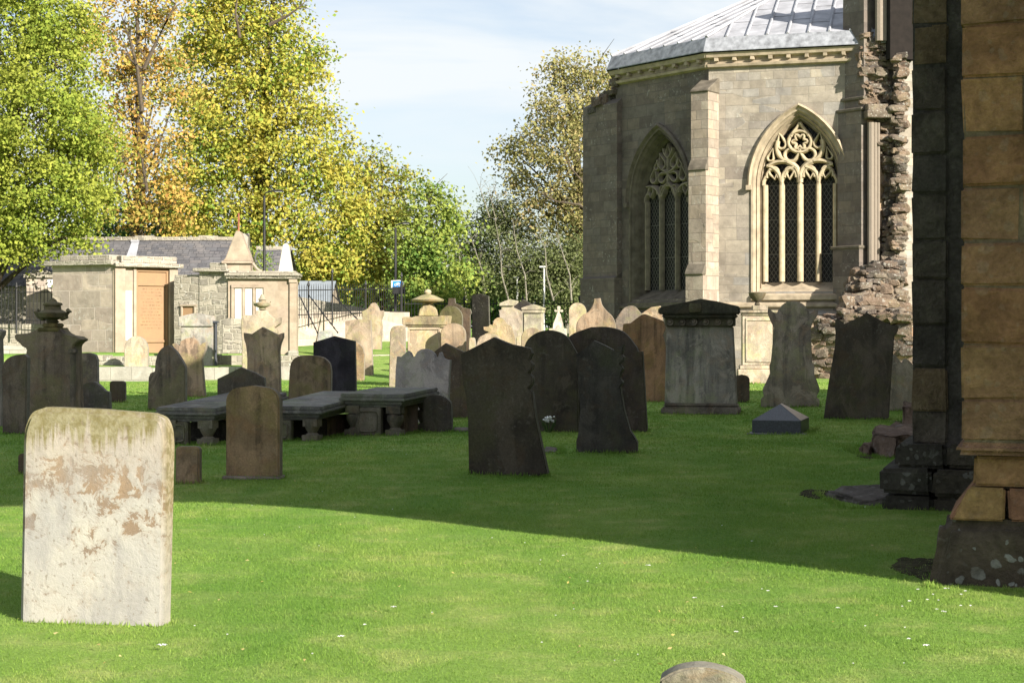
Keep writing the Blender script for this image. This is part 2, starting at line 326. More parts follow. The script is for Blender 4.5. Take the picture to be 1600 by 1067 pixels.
def glass():
    t=NT('leaded_dark_glass'); uv=t.n('ShaderNodeTexCoord').outputs['UV']; sp=t.n('ShaderNodeSeparateXYZ'); t.set(sp.inputs[0],uv)
    def line(k):
        u=t.math('MULTIPLY',sp.outputs[0],7.5); v=t.math('MULTIPLY',sp.outputs[1],4.6)
        return t.math('ABSOLUTE',t.math('SUBTRACT',t.math('FRACT',t.math('ADD' if k else 'SUBTRACT',u,v)),.5))
    lead=t.math('MAXIMUM',t.ramp(line(0),(.075,1.0),(.11,0.0)),t.ramp(line(1),(.075,1.0),(.11,0.0)))
    bar=t.ramp(t.math('ABSOLUTE',t.math('SUBTRACT',t.math('FRACT',t.math('MULTIPLY',sp.outputs[1],1/1.1)),.5)),(.012,1.0),(.018,0.0)); lead=t.math('MAXIMUM',lead,bar)
    n=t.noise(t.obj(),2.5,3); col=t.mix(t.math('MULTIPLY',lead,.9),t.mix(n,(.004,.004,.004),(.012,.011,.010)),(.105,.10,.09))
    return t.bsdf(col,.55,lead,.4,.01,.25)
M['dark_glass']=glass()

def grass_col(t, o):
    a=t.noise(o,.35,5,.6,.3); b=t.noise(o,2.4,5,.65); c=t.noise(t.mapping(o,(.9,.28,1)),1.0,3)
    col=t.mix(t.ramp(a,(.35,0.0),(.65,1.0)),(.158,.278,.055),(.228,.33,.078))
    col=t.mix(t.math('MULTIPLY',t.ramp(b,(.48,0.0),(.66,1.0)),.6),col,(.34,.375,.14))
    col=t.mix(t.math('MULTIPLY',t.ramp(c,(.45,0.0),(.60,1.0)),.55),col,(.115,.235,.043))
    return col
def ground_mat():
    t=NT('lawn_ground'); o=t.obj(False); col=grass_col(t,o)
    f=t.noise(o,38,4,.7); col=t.mix(.6,col,t.ramp(f,(.3,.5),(.7,1.35)),'MULTIPLY')
    h=t.math('ADD',t.noise(o,55,4,.75),t.math('MULTIPLY',t.noise(o,7,3),.8))
    return t.bsdf(col,.95,h,.8,.03,.05)
M['ground']=ground_mat()
def blade_mat():
    t=NT('grass_blade'); o=t.obj(False); col=grass_col(t,o); r=t.n('ShaderNodeNewGeometry').outputs['Random Per Island']
    col=t.mix(1,col,t.ramp(r,(0,(.8,.85,.7)),(.55,(1.1,1.1,1.0)),(.86,(1.25,1.2,1.1)),(.97,(1.7,1.45,1.6))),'MULTIPLY')
    d=t.n('ShaderNodeBsdfDiffuse',{'Color':col}); tr=t.n('ShaderNodeBsdfTranslucent',{'Color':col}); ms=t.n('ShaderNodeMixShader',{0:.45,1:d.outputs[0],2:tr.outputs[0]})
    t.t.links.new(ms.outputs[0],t.out.inputs[0]); return t.m
M['blade']=blade_mat()
def leaf_mat(name, ramp, hue2, amt=.5, sc=.35, k=1.0):
    t=NT(name); o=t.obj(False); r=t.n('ShaderNodeNewGeometry').outputs['Random Per Island']
    col=t.ramp(r,*ramp); n=t.noise(o,sc,4,.6); n2=t.noise(o,1.3,3,.6)
    col=t.mix(t.math('MULTIPLY',t.ramp(t.math('ADD',t.math('MULTIPLY',n,.6),t.math('MULTIPLY',n2,.4)),(.43,0.0),(.58,1.0)),amt),col,hue2)
    col=t.mix(1,t.mix(.5,col,t.ramp(t.math('FRACT',t.math('MULTIPLY',r,17.3)),(0,.6),(1,1.35)),'MULTIPLY'),(1.48*k,1.72*k,2.7*k),'MULTIPLY')
    d=t.n('ShaderNodeBsdfDiffuse',{'Color':col}); tr=t.n('ShaderNodeBsdfTranslucent',{'Color':col}); ms=t.n('ShaderNodeMixShader',{0:.38,1:d.outputs[0],2:tr.outputs[0]})
    t.t.links.new(ms.outputs[0],t.out.inputs[0]); return t.m
G1,G2,Y1,Y2,O1=(.065,.115,.018),(.13,.19,.025),(.33,.27,.030),(.25,.24,.030),(.34,.17,.030)
M['leaf_lime']=leaf_mat('lime_leaf',[(0,(.12,.15,.018)),(.4,(.19,.21,.022)),(.75,(.235,.245,.027)),(1,(.29,.27,.034))],(.33,.27,.034),.45,k=0.84)
M['leaf_orange']=leaf_mat('orange_leaf',[(0,(.09,.13,.02)),(.4,(.20,.19,.03)),(.75,(.34,.22,.04)),(1,(.36,.17,.04))],(.44,.22,.04),.65)
M['leaf_yellow']=leaf_mat('yellow_leaf',[(0,(.10,.155,.018)),(.4,(.18,.20,.023)),(.75,(.29,.255,.030)),(1,(.38,.28,.036))],(.40,.265,.038),.55,.5,k=0.96)
M['leaf_gold']=leaf_mat('gold_leaf',[(0,(.16,.17,.025)),(.4,(.28,.24,.032)),(.75,(.38,.28,.04)),(1,(.38,.22,.04))],(.10,.14,.02),.5,k=0.92)
M['leaf_maple']=leaf_mat('maple_leaf',[(0,(.06,.10,.016)),(.5,(.11,.155,.022)),(1,(.19,.21,.03))],(.33,.27,.04),.5)
M['leaf_grey']=leaf_mat('willow_leaf',[(0,(.10,.105,.026)),(.5,(.155,.155,.04)),(1,(.21,.20,.06))],(.16,.17,.05),.5,k=0.70)
M['leaf_brown']=leaf_mat('tan_leaf',[(0,(.17,.15,.04)),(.4,(.30,.235,.06)),(.75,(.38,.28,.085)),(1,(.36,.22,.08))],(.22,.20,.045),.5,k=0.74)
M['leaf_dark']=leaf_mat('dark_leaf',[(0,(.03,.055,.012)),(.6,(.05,.085,.018)),(1,(.10,.13,.025))],(.14,.15,.03),.3)
M['leaf_fallen']=leaf_mat('fallen_leaf',[(0,(.35,.25,.05)),(1,(.40,.30,.10))],(.3,.2,.05),.3)

# ------------------------------------------------------------------ ground and lawn
def wpart(mb, name, mat, th, up=None, **k):
    """build world-space geometry as a part of an unrotated thing (or of its part)"""
    l=th.location; mb.v=[(x-l.x,y-l.y,z-l.z) for x,y,z in mb.v]
    return mb.build(name, mat, up or th, **k)
def ground():
    xs=np.unique(np.concatenate([np.linspace(-900,-40,14),np.linspace(-40,-14,40),np.linspace(-14,14,150),np.linspace(14,40,40),np.linspace(40,900,14)]))
    ys=np.unique(np.concatenate([np.linspace(-40,3,10),np.linspace(3,30,160),np.linspace(30,47,50),np.linspace(47,66,120),np.linspace(66,90,25),np.linspace(90,1600,20)]))
    X,Y=np.meshgrid(xs,ys); Z=gz(X,Y); V=np.stack([X,Y,Z],-1).reshape(-1,3); w=len(xs)
    i=np.arange(len(ys)-1)[:,None]*w+np.arange(w-1)[None]; Fq=np.stack([i,i+1,i+w+1,i+w],-1).reshape(-1,4)
    me=bpy.data.meshes.new('ground'); me.from_pydata(V.tolist(),[],Fq.tolist()); me.materials.append(M['ground'])
    for p in me.polygons: p.use_smooth=True
    o=bpy.data.objects.new('ground',me); COL.objects.link(o); o['kind']='structure'
    return o
ground()
def lawn():
    out=[]
    for y0,y1,dens,hh,ww in ((6.6,10,8500,.019,.0042),(10,14,5200,.021,.0056),(14,20,2300,.023,.009),(20,30,700,.028,.017),(30,46,200,.032,.03)):
        wx=.36*y1+.5; n=int(dens*(2*wx)*(y1-y0)); x=rng.uniform(-wx,wx,n); y=rng.uniform(y0,y1,n)
        k=np.abs(x)<.34*y+.4; x=x[k]; y=y[k]; n=len(x)
        tuft=.75+.5*np.sin(x*3.1+np.sin(y*2.3)*1.7)*np.sin(y*2.7+x*.6)*.5+rng.normal(0,.22,n)
        h=hh*np.clip(tuft,.35,1.7); a=rng.uniform(0,2*np.pi,n); w=ww*rng.uniform(.7,1.3,n)
        z=gz(x,y)-.004; lx=rng.normal(0,.55,n)*h; ly=rng.normal(0,.55,n)*h
        p0=np.stack([x-np.cos(a)*w/2,y-np.sin(a)*w/2,z],-1); p1=np.stack([x+np.cos(a)*w/2,y+np.sin(a)*w/2,z],-1); p2=np.stack([x+lx,y+ly,z+h],-1)
        out.append(np.stack([p0,p1,p2],1).reshape(-1,3))
    o=fast('grass',np.concatenate(out),3,M['blade']); tag(o,'short mown green grass covering the churchyard lawn','grass',kind='stuff')
lawn()
def daisies():
    V=[]
    def fl(x,y,r,tall=.03):
        z=gzf(x,y)+tall
        for k in range(6):
            a=k*math.pi/3+random.random(); dx,dy=math.cos(a)*r,math.sin(a)*r; px,py=-dy*.35,dx*.35
            V.extend([(x,y,z),(x+dx*.6+px,y+dy*.6+py,z+.006),(x+dx,y+dy,z+.002),(x+dx*.6-px,y+dy*.6-py,z+.006)])
    spots=[(253,1017,.028),(533,1003,.02),(615,957,.018),(1013,887,.02),(1085,943,.016),(1200,932,.012),(1212,958,.014),(1447,1020,.02),(918,915,.01),(1150,998,.014),(1420,1010,.012),(570,985,.01),(880,870,.012),(1175,850,.012)]
    for px,py,r in spots: D=depth(py); fl((px-800)*D/F,D,r)
    for i in range(17):
        px=random.gauss(1465,70); py=random.gauss(948,16)
        if py<925: continue
        D=depth(py); fl((px-800)*D/F,D,random.uniform(.006,.014))
    for i in range(45):
        px=random.uniform(300,1560); py=random.uniform(700,1060); D=depth(py); fl((px-800)*D/F,D,random.uniform(.004,.007))
    o=fast('daisies',V,4,M['petal']); tag(o,'small white daisies and petals dotted over the lawn','daisies',kind='stuff')
    V=[]
    for i in range(150):
        px=random.uniform(20,1400); py=random.uniform(595,1050); D=depth(py); x=(px-800)*D/F; z=gzf(x,D)+.03; r=random.uniform(.008,.016); a=random.uniform(0,6.3)
        for k in range(4): V.append((x+math.cos(a+k*math.pi/2)*r*(1 if k%2 else .6),D+math.sin(a+k*math.pi/2)*r*(1 if k%2 else .6),z+random.uniform(0,.012)))
    o=fast('fallen_leaves',V,4,M['leaf_fallen']); tag(o,'dry yellow fallen leaves scattered on the lawn','fallen leaves',kind='stuff')
daisies()

# ------------------------------------------------------------------ walls with openings
class Wall:
    """vertical wall plane: origin C (2d), unit direction d to the right as seen from outside, outward normal n"""
    def __init__(s, a, b):
        s.a=Vector(a); s.b=Vector(b); s.d=(s.b-s.a).normalized(); s.n=Vector((s.d.y,-s.d.x)); s.len=(s.b-s.a).length
    def p(s,u,z,o=0): q=s.a+s.d*u+s.n*o; return Vector((q.x,q.y,z))
    def u(s,px):
        k=(px-800)/F; return (k*s.a.y-s.a.x)/(s.d.x-k*s.d.y)
    def z(s,px,py): y=s.a.y+s.d.y*s.u(px); return CH-(py-HZ)*y/F
def fill(mb, W, outer, holes=(), o=0):
    loops=[[Vector((a,b,0)) for a,b in lp] for lp in [outer]+list(holes)]
    tri=geometry.tessellate_polygon(loops); flat=[p for lp in loops for p in lp]
    V=[W.p(p.x,p.y,o) for p in flat]; uv=[]; fs=[]
    for t in tri:
        a,b,c=[V[i] for i in t]
        n=(b-a).cross(c-a); t=t if n.x*W.n.x+n.y*W.n.y>0 else (t[0],t[2],t[1])
        fs.append(t); uv.append([(flat[i].x+W.a.x*.7,flat[i].y) for i in t])
    mb.mesh(V,fs,uv)
def arch(uc, hw, z0, zs, delta=0, n=12, rise=1.0):
    """pointed arch outline, jambs from z0 to the springing zs; delta offsets it outward"""
    r=2*hw+delta; w=hw+delta; apex=math.acos(hw/r); pts=[(uc-w,z0)]
    for i in range(n+1): t=apex*i/n; pts.append((uc+hw-r*math.cos(t), zs+r*math.sin(t)*rise))
    for i in range(n-1,-1,-1): t=apex*i/n; pts.append((uc-hw+r*math.cos(t), zs+r*math.sin(t)*rise))
    pts.append((uc+w,z0)); return pts
def loft(mb, W, la, oa, lb, ob, close=False):
    n=len(la)
    L_=[0]
    for i in range(1,n): L_.append(L_[-1]+math.hypot(la[i][0]-la[i-1][0],la[i][1]-la[i-1][1]))
    for i in range(n if close else n-1):
        j=(i+1)%n; mb.poly([W.p(*la[i],oa),W.p(*la[j],oa),W.p(*lb[j],ob),W.p(*lb[i],ob)],[(oa,L_[i]),(oa,L_[j]),(ob,L_[j]),(ob,L_[i])])
def bar(mb, W, pts, w, o, dep, close=False):
    """moulded bar along a 2d path in the wall plane: chamfered section of width w, front at offset o"""
    w*=1.25
    P=[Vector(p) for p in pts]; n=len(P); sec=[(-.5,-dep),(-.5,-.09),(-.16,0),(.16,0),(.5,-.09),(.5,-dep)]; rings=[]
    for i,p in enumerate(P):
        a=P[(i-1)%n] if (close or i>0) else p; b=P[(i+1)%n] if (close or i<n-1) else p
        t=(b-a).normalized() if (b-a).length>1e-6 else Vector((1,0)); nn=Vector((-t.y,t.x))
        rings.append([W.p(p.x+nn.x*w*s,p.y+nn.y*w*s,o+q) for s,q in sec])
    k=len(sec); V=[v for r in rings for v in r]; fs=[]
    for i in range(n if close else n-1):
        j=(i+1)%n
        for q in range(k-1): fs.append((i*k+q,i*k+q+1,j*k+q+1,j*k+q))
    mb.mesh(V,fs)
def arc2(cx,cz,r,a0,a1,n=10,sq=1): return [(cx+r*math.cos(R(a0+(a1-a0)*i/n)),cz+sq*r*math.sin(R(a0+(a1-a0)*i/n))) for i in range(n+1)]
def bez(p0,p1,p2,p3,n=10):
    o=[]
    for i in range(n+1):
        t=i/n; s=1-t; o.append(tuple(s**3*a+3*s*s*t*b+3*s*t*t*c+t**3*d for a,b,c,d in zip(p0,p1,p2,p3)))
    return o

def window(th, W, uc, hw, z0, zs, lights, style, mats):
    """moulded pointed window; returns its top part"""
    mould,trac,hoodm=mats; rc=.62                     # glazing depth
    mb=MB()
    steps=[(.34,0),(.34,.05),(.27,.05),(.25,-.02),(.20,-.09),(.17,-.06),(.13,-.16),(.10,-.27),(.06,-.24),(.04,-.34),(.0,-.45),(-.0,-rc)]
    for (d0,o0),(d1,o1) in zip(steps,steps[1:]): loft(mb,W,arch(uc,hw,z0-.4,zs,d0),o0,arch(uc,hw,z0-.4,zs,d1),o1)
    fr=wpart(mb,'window',mould,th,smooth=True)
    mb=MB(); rr=arch(uc,hw,zs-.05,zs,.46); ri=arch(uc,hw,zs-.05,zs,.335)
    loft(mb,W,rr,0,rr,.10); loft(mb,W,rr,.10,arch(uc,hw,zs-.05,zs,.40),.16); loft(mb,W,arch(uc,hw,zs-.05,zs,.40),.16,ri,.05); loft(mb,W,ri,.05,ri,-.02)
    for s in (-1,1):
        q=W.p(uc+s*(hw+.40),zs-.10,.08); mb.box(q,(.17,.2,.15),math.atan2(W.d.y,W.d.x))
    wpart(mb,'hood_mould',hoodm,th,fr,smooth=True)
    # glass
    mb=MB(); out=arch(uc,hw,z0,zs,0); mb.poly([W.p(*p,-rc+.06) for p in out],[p for p in out]); wpart(mb,'glass',M['dark_glass'],th,fr)
    # sloping sill
    mb=MB(); a=[(uc-hw-.34,z0-.42),(uc+hw+.34,z0-.42)]; b=[(uc-hw-.34,z0),(uc+hw+.34,z0)]
    mb.poly([W.p(*a[0],.10),W.p(*a[1],.10),W.p(uc+hw+.34,z0+.04,-rc),W.p(uc-hw-.34,z0+.04,-rc)],[(0,0),(3,0),(3,.8),(0,.8)])
    mb.poly([W.p(uc-hw-.34,z0-.56,.10),W.p(uc+hw+.34,z0-.56,.10),W.p(*a[1],.10),W.p(*a[0],.10)],[(0,0),(3,0),(3,.15),(0,.15)])
    mb.poly([W.p(uc-hw-.34,z0-.60,0),W.p(uc+hw+.34,z0-.60,0),W.p(uc+hw+.34,z0-.56,.10),W.p(uc-hw-.34,z0-.56,.10)],[(0,0),(3,0),(3,.1),(0,.1)])
    for s in (-1,1): mb.poly([W.p(uc+s*(hw+.34),z0-.56,.10),W.p(uc+s*(hw+.34),z0-.42,.10),W.p(uc+s*(hw+.34),z0-.42,-.05),W.p(uc+s*(hw+.34),z0-.56,-.05)])
    wpart(mb,'sill',hoodm,th,fr)
    # tracery
    mb=MB(); lw=2*hw/lights; w=.13 if style=='wheel' else .10; o=-.20 if style=='wheel' else -.34; dp=.28 if style=='wheel' else .18
    for k in range(lights+1):
        x=uc-hw+k*lw; x=min(max(x,uc-hw+.05),uc+hw-.05); bar(mb,W,[(x,z0+.02),(x,zs)],w*(1.1 if k==lights/2 else 1),o,dp)
    for k in range(lights):
        c=uc-hw+(k+.5)*lw; r=lw/2
        for s in (-1,1):
            bar(mb,W,[(c+s*r,zs-.02),(c+s*r*.98,zs+.12),(c+s*r*.72,zs+.26),(c+s*r*.62,zs+.27)],.10,o,dp)
            bar(mb,W,[(c+s*r*.62,zs+.22),(c+s*r*.55,zs+.36),(c+s*r*.3,zs+.47),(c,zs+.50)],.10,o,dp)
    S=lambda x,y:(uc+x*hw,zs+y*hw)
    def cu(*p,ww=.12): bar(mb,W,bez(*[S(*q) for q in p]),ww,o+.02,dp)
    def drop(x,y,r,ang,ln,ww=.075):
        """closed teardrop loop: round end at (x,y), point ln away in direction ang"""
        P=[(x+ln*math.cos(R(ang)),y+ln*math.sin(R(ang)))]
        P+=[(x+r*math.cos(R(ang+a)),y+r*math.sin(R(ang+a))) for a in range(60,301,24)]
        bar(mb,W,[S(*q) for q in P],ww,o,dp,True)
    if style=='wheel':
        for s in (-1,1):
            cu((0,.05),(0,.40),(s*.12,.52),(s*.34,.62),ww=.15); cu((s*.34,.62),(s*.60,.74),(s*.68,.95),(s*.60,1.20),ww=.13)
            cu((s*.50,.05),(s*.50,.30),(s*.40,.42),(s*.12,.48),ww=.10); cu((s*.50,.05),(s*.52,.34),(s*.72,.50),(s*.90,.52),ww=.10)
            cu((s*.34,.62),(s*.55,.66),(s*.72,.62),(s*.86,.52),ww=.11)
            drop(s*.72,.36,.12,-100 if s>0 else -80,.2); drop(s*.28,.36,.115,-90,.2)
            drop(s*.25,.80,.17,90+s*62,.32,.10)
            drop(s*.50,1.10,.12,90-s*10,.30,.085); drop(s*.80,.74,.085,90+s*15,.26,.07)
            cu((s*.24,1.30),(s*.22,1.42),(s*.08,1.50),(0,1.68),ww=.09)
        bar(mb,W,[S((.17+.045*math.cos(R(6*a)))*math.cos(R(a)),1.16+(.17+.045*math.cos(R(6*a)))*math.sin(R(a))) for a in range(0,360,10)],.09,o+.01,dp,True)
        bar(mb,W,[S(.31*math.cos(R(a)),1.16+.29*math.sin(R(a))) for a in range(0,360,18)],.10,o+.02,dp,True)
    else:
        cu((0,.45),(0,.7),(0,1.0),(0,1.2),ww=.11)
        for s in (-1,1):
            cu((s*.33,.05),(s*.33,.28),(s*.18,.40),(0,.50),ww=.09); cu((s*.33,.05),(s*.36,.32),(s*.62,.46),(s*.92,.44),ww=.09)
            drop(s*.26,.66,.14,90+s*70,.30,.09); drop(s*.62,.66,.13,90+s*10,.32,.09); drop(s*.74,.32,.11,-90,.2); drop(s*.26,.32,.10,-90,.2)
            drop(s*.24,1.05,.13,90-s*20,.32,.09); drop(s*.50,.98,.08,90+s*20,.24,.07)
            cu((0,.78),(s*.14,.86),(s*.40,.88),(s*.46,1.18),ww=.10); cu((0,1.2),(s*.10,1.30),(s*.20,1.36),(s*.18,1.50),ww=.09)
        drop(0,1.34,.10,90,.26,.08)
    wpart(mb,'tracery',trac,th,fr,smooth=True)
    return fr

# ------------------------------------------------------------------ the octagonal chapter house
def chapter_house():
    O=Vector((10.8,59.5)); CR,C1,C0,Cm=[Vector(p) for p in ((11.75,51.6),(6.3,53.3),(3.55,56.95),(4.4,62.3))]
    cs=[CR,C1,C0,Cm]+[2*O-p for p in (CR,C1,C0,Cm)]
    th=thing('chapter_house','octagonal stone chapter house with two traceried pointed windows and pale lead roof','chapter house',(O.x,O.y,0))
    ZW=10.12
    front=Wall(C1,CR); left=Wall(C0,C1)
    def hole(W,uc,hw,z0,zs): return arch(uc,hw,z0,zs,.34)
    uF=front.u(1248); uL=left.u(1031); 
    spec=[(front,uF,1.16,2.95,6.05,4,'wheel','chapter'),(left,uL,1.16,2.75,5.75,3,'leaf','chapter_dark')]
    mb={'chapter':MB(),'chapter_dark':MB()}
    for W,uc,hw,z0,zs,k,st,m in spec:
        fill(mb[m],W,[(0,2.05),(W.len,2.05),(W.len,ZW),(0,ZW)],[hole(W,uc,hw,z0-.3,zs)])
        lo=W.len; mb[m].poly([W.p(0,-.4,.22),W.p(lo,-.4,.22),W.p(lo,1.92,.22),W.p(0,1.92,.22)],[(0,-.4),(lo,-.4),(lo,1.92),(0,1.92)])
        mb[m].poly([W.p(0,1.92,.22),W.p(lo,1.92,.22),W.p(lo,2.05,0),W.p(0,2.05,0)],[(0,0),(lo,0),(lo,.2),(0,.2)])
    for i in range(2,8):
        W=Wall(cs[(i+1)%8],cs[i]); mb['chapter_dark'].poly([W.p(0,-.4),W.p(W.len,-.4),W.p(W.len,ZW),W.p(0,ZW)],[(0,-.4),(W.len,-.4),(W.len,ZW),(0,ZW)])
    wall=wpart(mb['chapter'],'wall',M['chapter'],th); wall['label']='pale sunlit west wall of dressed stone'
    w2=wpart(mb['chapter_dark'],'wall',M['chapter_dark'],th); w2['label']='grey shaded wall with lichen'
    for W,uc,hw,z0,zs,k,st,m in spec:
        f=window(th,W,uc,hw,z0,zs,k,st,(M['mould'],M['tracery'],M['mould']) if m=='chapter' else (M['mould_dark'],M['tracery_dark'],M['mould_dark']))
        f['label']='four-light window with a wheel of curling tracery' if st=='wheel' else 'deep three-light window with leaf-like branching tracery'
        # string course under the window
        b=MB(); z=2.12; a0=uc-hw-.9
        b.poly([W.p(0,z,.0),W.p(W.len,z,0),W.p(W.len,z+.05,.12),W.p(0,z+.05,.12)]); b.poly([W.p(0,z+.05,.12),W.p(W.len,z+.05,.12),W.p(W.len,z+.12,.12),W.p(0,z+.12,.12)]); b.poly([W.p(0,z+.12,.12),W.p(W.len,z+.12,.12),W.p(W.len,z+.2,0),W.p(0,z+.2,0)])
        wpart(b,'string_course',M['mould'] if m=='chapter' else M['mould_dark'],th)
    # cornice and corbels
    b=MB(); cbs=[]
    for W in (front,left):
        for (z0,o0),(z1,o1) in zip([(ZW-.34,0),(ZW-.30,.14),(ZW-.22,.16),(ZW-.18,.05),(ZW-.05,.05),(ZW,.20),(ZW+.14,.24)],[(ZW-.30,.14),(ZW-.22,.16),(ZW-.18,.05),(ZW-.05,.05),(ZW,.20),(ZW+.14,.24),(ZW+.18,-.2)]):
            b.poly([W.p(-.1,z0,o0),W.p(W.len+.1,z0,o0),W.p(W.len+.1,z1,o1),W.p(-.1,z1,o1)])
        n=int(W.len/.52)
        for k in range(n):
            q=W.p((k+.5)*W.len/n,ZW-.07,.14); c=MB(); c.box(q,(.12,.16,.10),math.atan2(W.d.y,W.d.x),.012); cbs.append(c)
    cn=wpart(b,'cornice',M['mould'],th); [wpart(c,'corbel',M['mould'],th,cn) for c in cbs]
    # lead roof: upstand, facets with standing rolls
    ex=[O+(p-O)*1.045 for p in cs]; ex2=[O+(p-O)*1.02 for p in cs]; zE=ZW+.20; zU=zE+.42; apex=Vector((O.x,O.y,14.15))
    r=MB(); ro=MB(); up=MB()
    for i in range(8):
        a,b_=ex2[i],ex2[(i+1)%8]
        A=Vector((a.x,a.y,zU)); B=Vector((b_.x,b_.y,zU)); r.poly([B,A,apex])
        a0,b0=ex[i],ex[(i+1)%8]
        up.poly([(b0.x,b0.y,zE),(a0.x,a0.y,zE),(a.x,a.y,zU+.02),(b_.x,b_.y,zU+.02)]); up.poly([(b0.x,b0.y,zE-.03),(a0.x,a0.y,zE-.03),(a0.x,a0.y,zE),(b0.x,b0.y,zE)])
        if i in (0,1,7):
            nrm=(A-apex).cross(B-apex).normalized(); nrm = nrm if nrm.z>0 else -nrm
            e=(B-A); n=max(4,int(e.length/.62)); mid=(A+B)/2; run=(apex-mid)
            for k in range(1,n):
                t=k/n; p=A+e*t; f=2*min(t,1-t); q=p+run*f*.985
                ro.tube([p+nrm*.03,q+nrm*.03],.042,5)
            # horizontal laps, staggered between rolls
            for k in range(n):
                for s in (.22,.47,.70):
                    s2=s+.06*((k*7+i*3)%3-1); t0,t1=k/n,(k+1)/n
                    if s2>=2*min(t0,1-t0) or s2>=2*min(t1,1-t1): continue
                    ro.tube([A+e*t0+run*s2+nrm*.012,A+e*t1+run*s2+nrm*.012],.014,4)
        ro.tube([A+Vector((0,0,.04)),apex+Vector((0,0,.04))],.06,5)
    rf=wpart(r,'roof',M['lead'],th); wpart(ro,'lead_rolls',M['lead'],th,rf); wpart(up,'lead_flashing',M['lead_dark'],th,rf)
    # buttresses
    def buttress(C, nb, w, prof, mat, capm):
        pb=Vector((-nb.y,nb.x)); b=MB(); cp=MB(); rz=math.atan2(pb.y,pb.x)
        for z0,z1,o in prof:
            c=C+nb*(o/2-.35); b.box((c.x,c.y,(z0+z1)/2),(w,o+.7,z1-z0),rz)
        o_=wpart(b,'buttress',mat,th)
        for (z0,z1,o),(n0,n1,no) in zip(prof,prof[1:]+[(0,0,-.15)]):
            P=[]; cp=MB()
            for s in (-1,1):
                for oo,zz in ((o+.045,z1-.08),(o+.045,z1+.0),(no+.02,z1+.30 if no>-.1 else z1+.45),(no+.02,z1-.08)):
                    q=C+nb*oo+pb*s*(w/2+.03); P.append((q.x,q.y,zz))
            cp.mesh(P,[(0,1,2,3),(7,6,5,4),(0,4,5,1),(1,5,6,2),(2,6,7,3),(0,3,7,4)]); wpart(cp,'weathering',capm,th,o_,bevel=.03)
        return o_
    def bis(i):
        a=Wall(cs[i+1] if i<7 else cs[0],cs[i]); b=Wall(cs[i],cs[i-1]); return (a.n+b.n).normalized()
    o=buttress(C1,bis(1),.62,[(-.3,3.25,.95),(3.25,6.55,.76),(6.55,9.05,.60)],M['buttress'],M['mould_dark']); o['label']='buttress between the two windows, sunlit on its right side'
    o=None
    for z0,z1,off in ((-.3,3.2,.34),(3.2,9.15,.22)):
        bb=MB(); q0=left.p(-1.5,z0,off); u0,u1=-1.5,.32
        for (ua,oa),(ub,ob) in (((u0,off),(u1,off)),((u1,off),(u1,-.3)),((u0,-1.2),(u0,off))):
            A,B=left.p(ua,z0,oa),left.p(ub,z0,ob); l=(B-A).length; bb.poly([A,B,left.p(ub,z1,ob),left.p(ua,z1,oa)],[(ua,z0),(ua+l,z0),(ua+l,z1),(ua,z1)])
        bb.poly([left.p(u0,z1,off),left.p(u1,z1,off),left.p(u1,z1+.25,-.1),left.p(u0,z1+.25,-.3)]); bb.poly([left.p(u1,z1,off),left.p(u1,z1,-.3),left.p(u1,z1+.25,-.1)])
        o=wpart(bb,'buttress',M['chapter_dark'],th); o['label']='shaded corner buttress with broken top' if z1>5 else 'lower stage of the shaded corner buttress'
    bb=MB()
    for k in range(34):
        t=random.random(); u=-1.35+1.5*t; q=left.p(u,9.2+.85*t*t+random.uniform(-.25,.1),random.uniform(-.6,.1)); bb.box(q,(random.uniform(.25,.55),.4,random.uniform(.15,.32)),math.atan2(left.d.y,left.d.x)+random.uniform(-.3,.3),.05)
    wpart(bb,'broken_stones',M['rough_dark'],th,o,bevel=.02)
    return front,left
chF,chL=chapter_house()

_ico=bmesh.new(); bmesh.ops.create_icosphere(_ico,subdivisions=2,radius=1); _iv=[v.co.copy() for v in _ico.verts]; _if=[tuple(v.index for v in f.verts) for f in _ico.faces]; _ico.free()
def lump(mb, c, d, rz=0, tilt=.2):
    """one eroded stone: a squarish, dented pebble of size d"""
    A=Matrix.Rotation(rz,3,'Z')@Matrix.Rotation(random.uniform(-tilt,tilt),3,'X')@Matrix.Rotation(random.uniform(-tilt,tilt),3,'Y'); ph=[random.uniform(0,6.3) for _ in range(3)]; V=[]
    for v in _iv:
        q=Vector([math.copysign(abs(k)**.42,k) for k in v]); q*=1+.13*math.sin(v.x*3.1+ph[0])*math.sin(v.y*2.7+ph[1])+.09*math.sin(v.z*4+ph[2]+v.x*2)+random.uniform(-.09,.09)
        V.append(A@Vector((q.x*d[0]/2,q.y*d[1]/2,q.z*d[2]/2))+Vector(c))
    mb.mesh(V,_if)
def rough_face(mb, W, u0, u1, z0, z1, o, amp=.12, n=14):
    """irregular mortar face, closed back by its own thickness"""
    m=max(2,int(n*(z1-z0)/(u1-u0))); m=min(m,90); ph=[random.uniform(0,6.3) for _ in range(4)]; G=[]
    for j in range(m+1):
        row=[]
        for i in range(n+1):
            u=u0+(u1-u0)*i/n; z=z0+(z1-z0)*j/m; e=amp*(math.sin(u*5+ph[0]+z*1.3)*math.sin(z*3.1+ph[1])+.6*math.sin(u*11+z*7+ph[2])+random.uniform(-.5,.5))
            if i in (0,n): u+=random.uniform(-.10,.10)
            row.append(W.p(u,z,o+e))
        G.append(row)
    V=[p for r in G for p in r]; k=n+1
    mb.mesh(V,[(j*k+i,j*k+i+1,(j+1)*k+i+1,(j+1)*k+i) for j in range(m) for i in range(n)])
    for i in (0,n): 
        for j in range(m): p,q=G[j][i],G[j+1][i]; t=Vector((-W.n.x,-W.n.y,0))*.8; mb.poly([p,q,q+t,p+t])
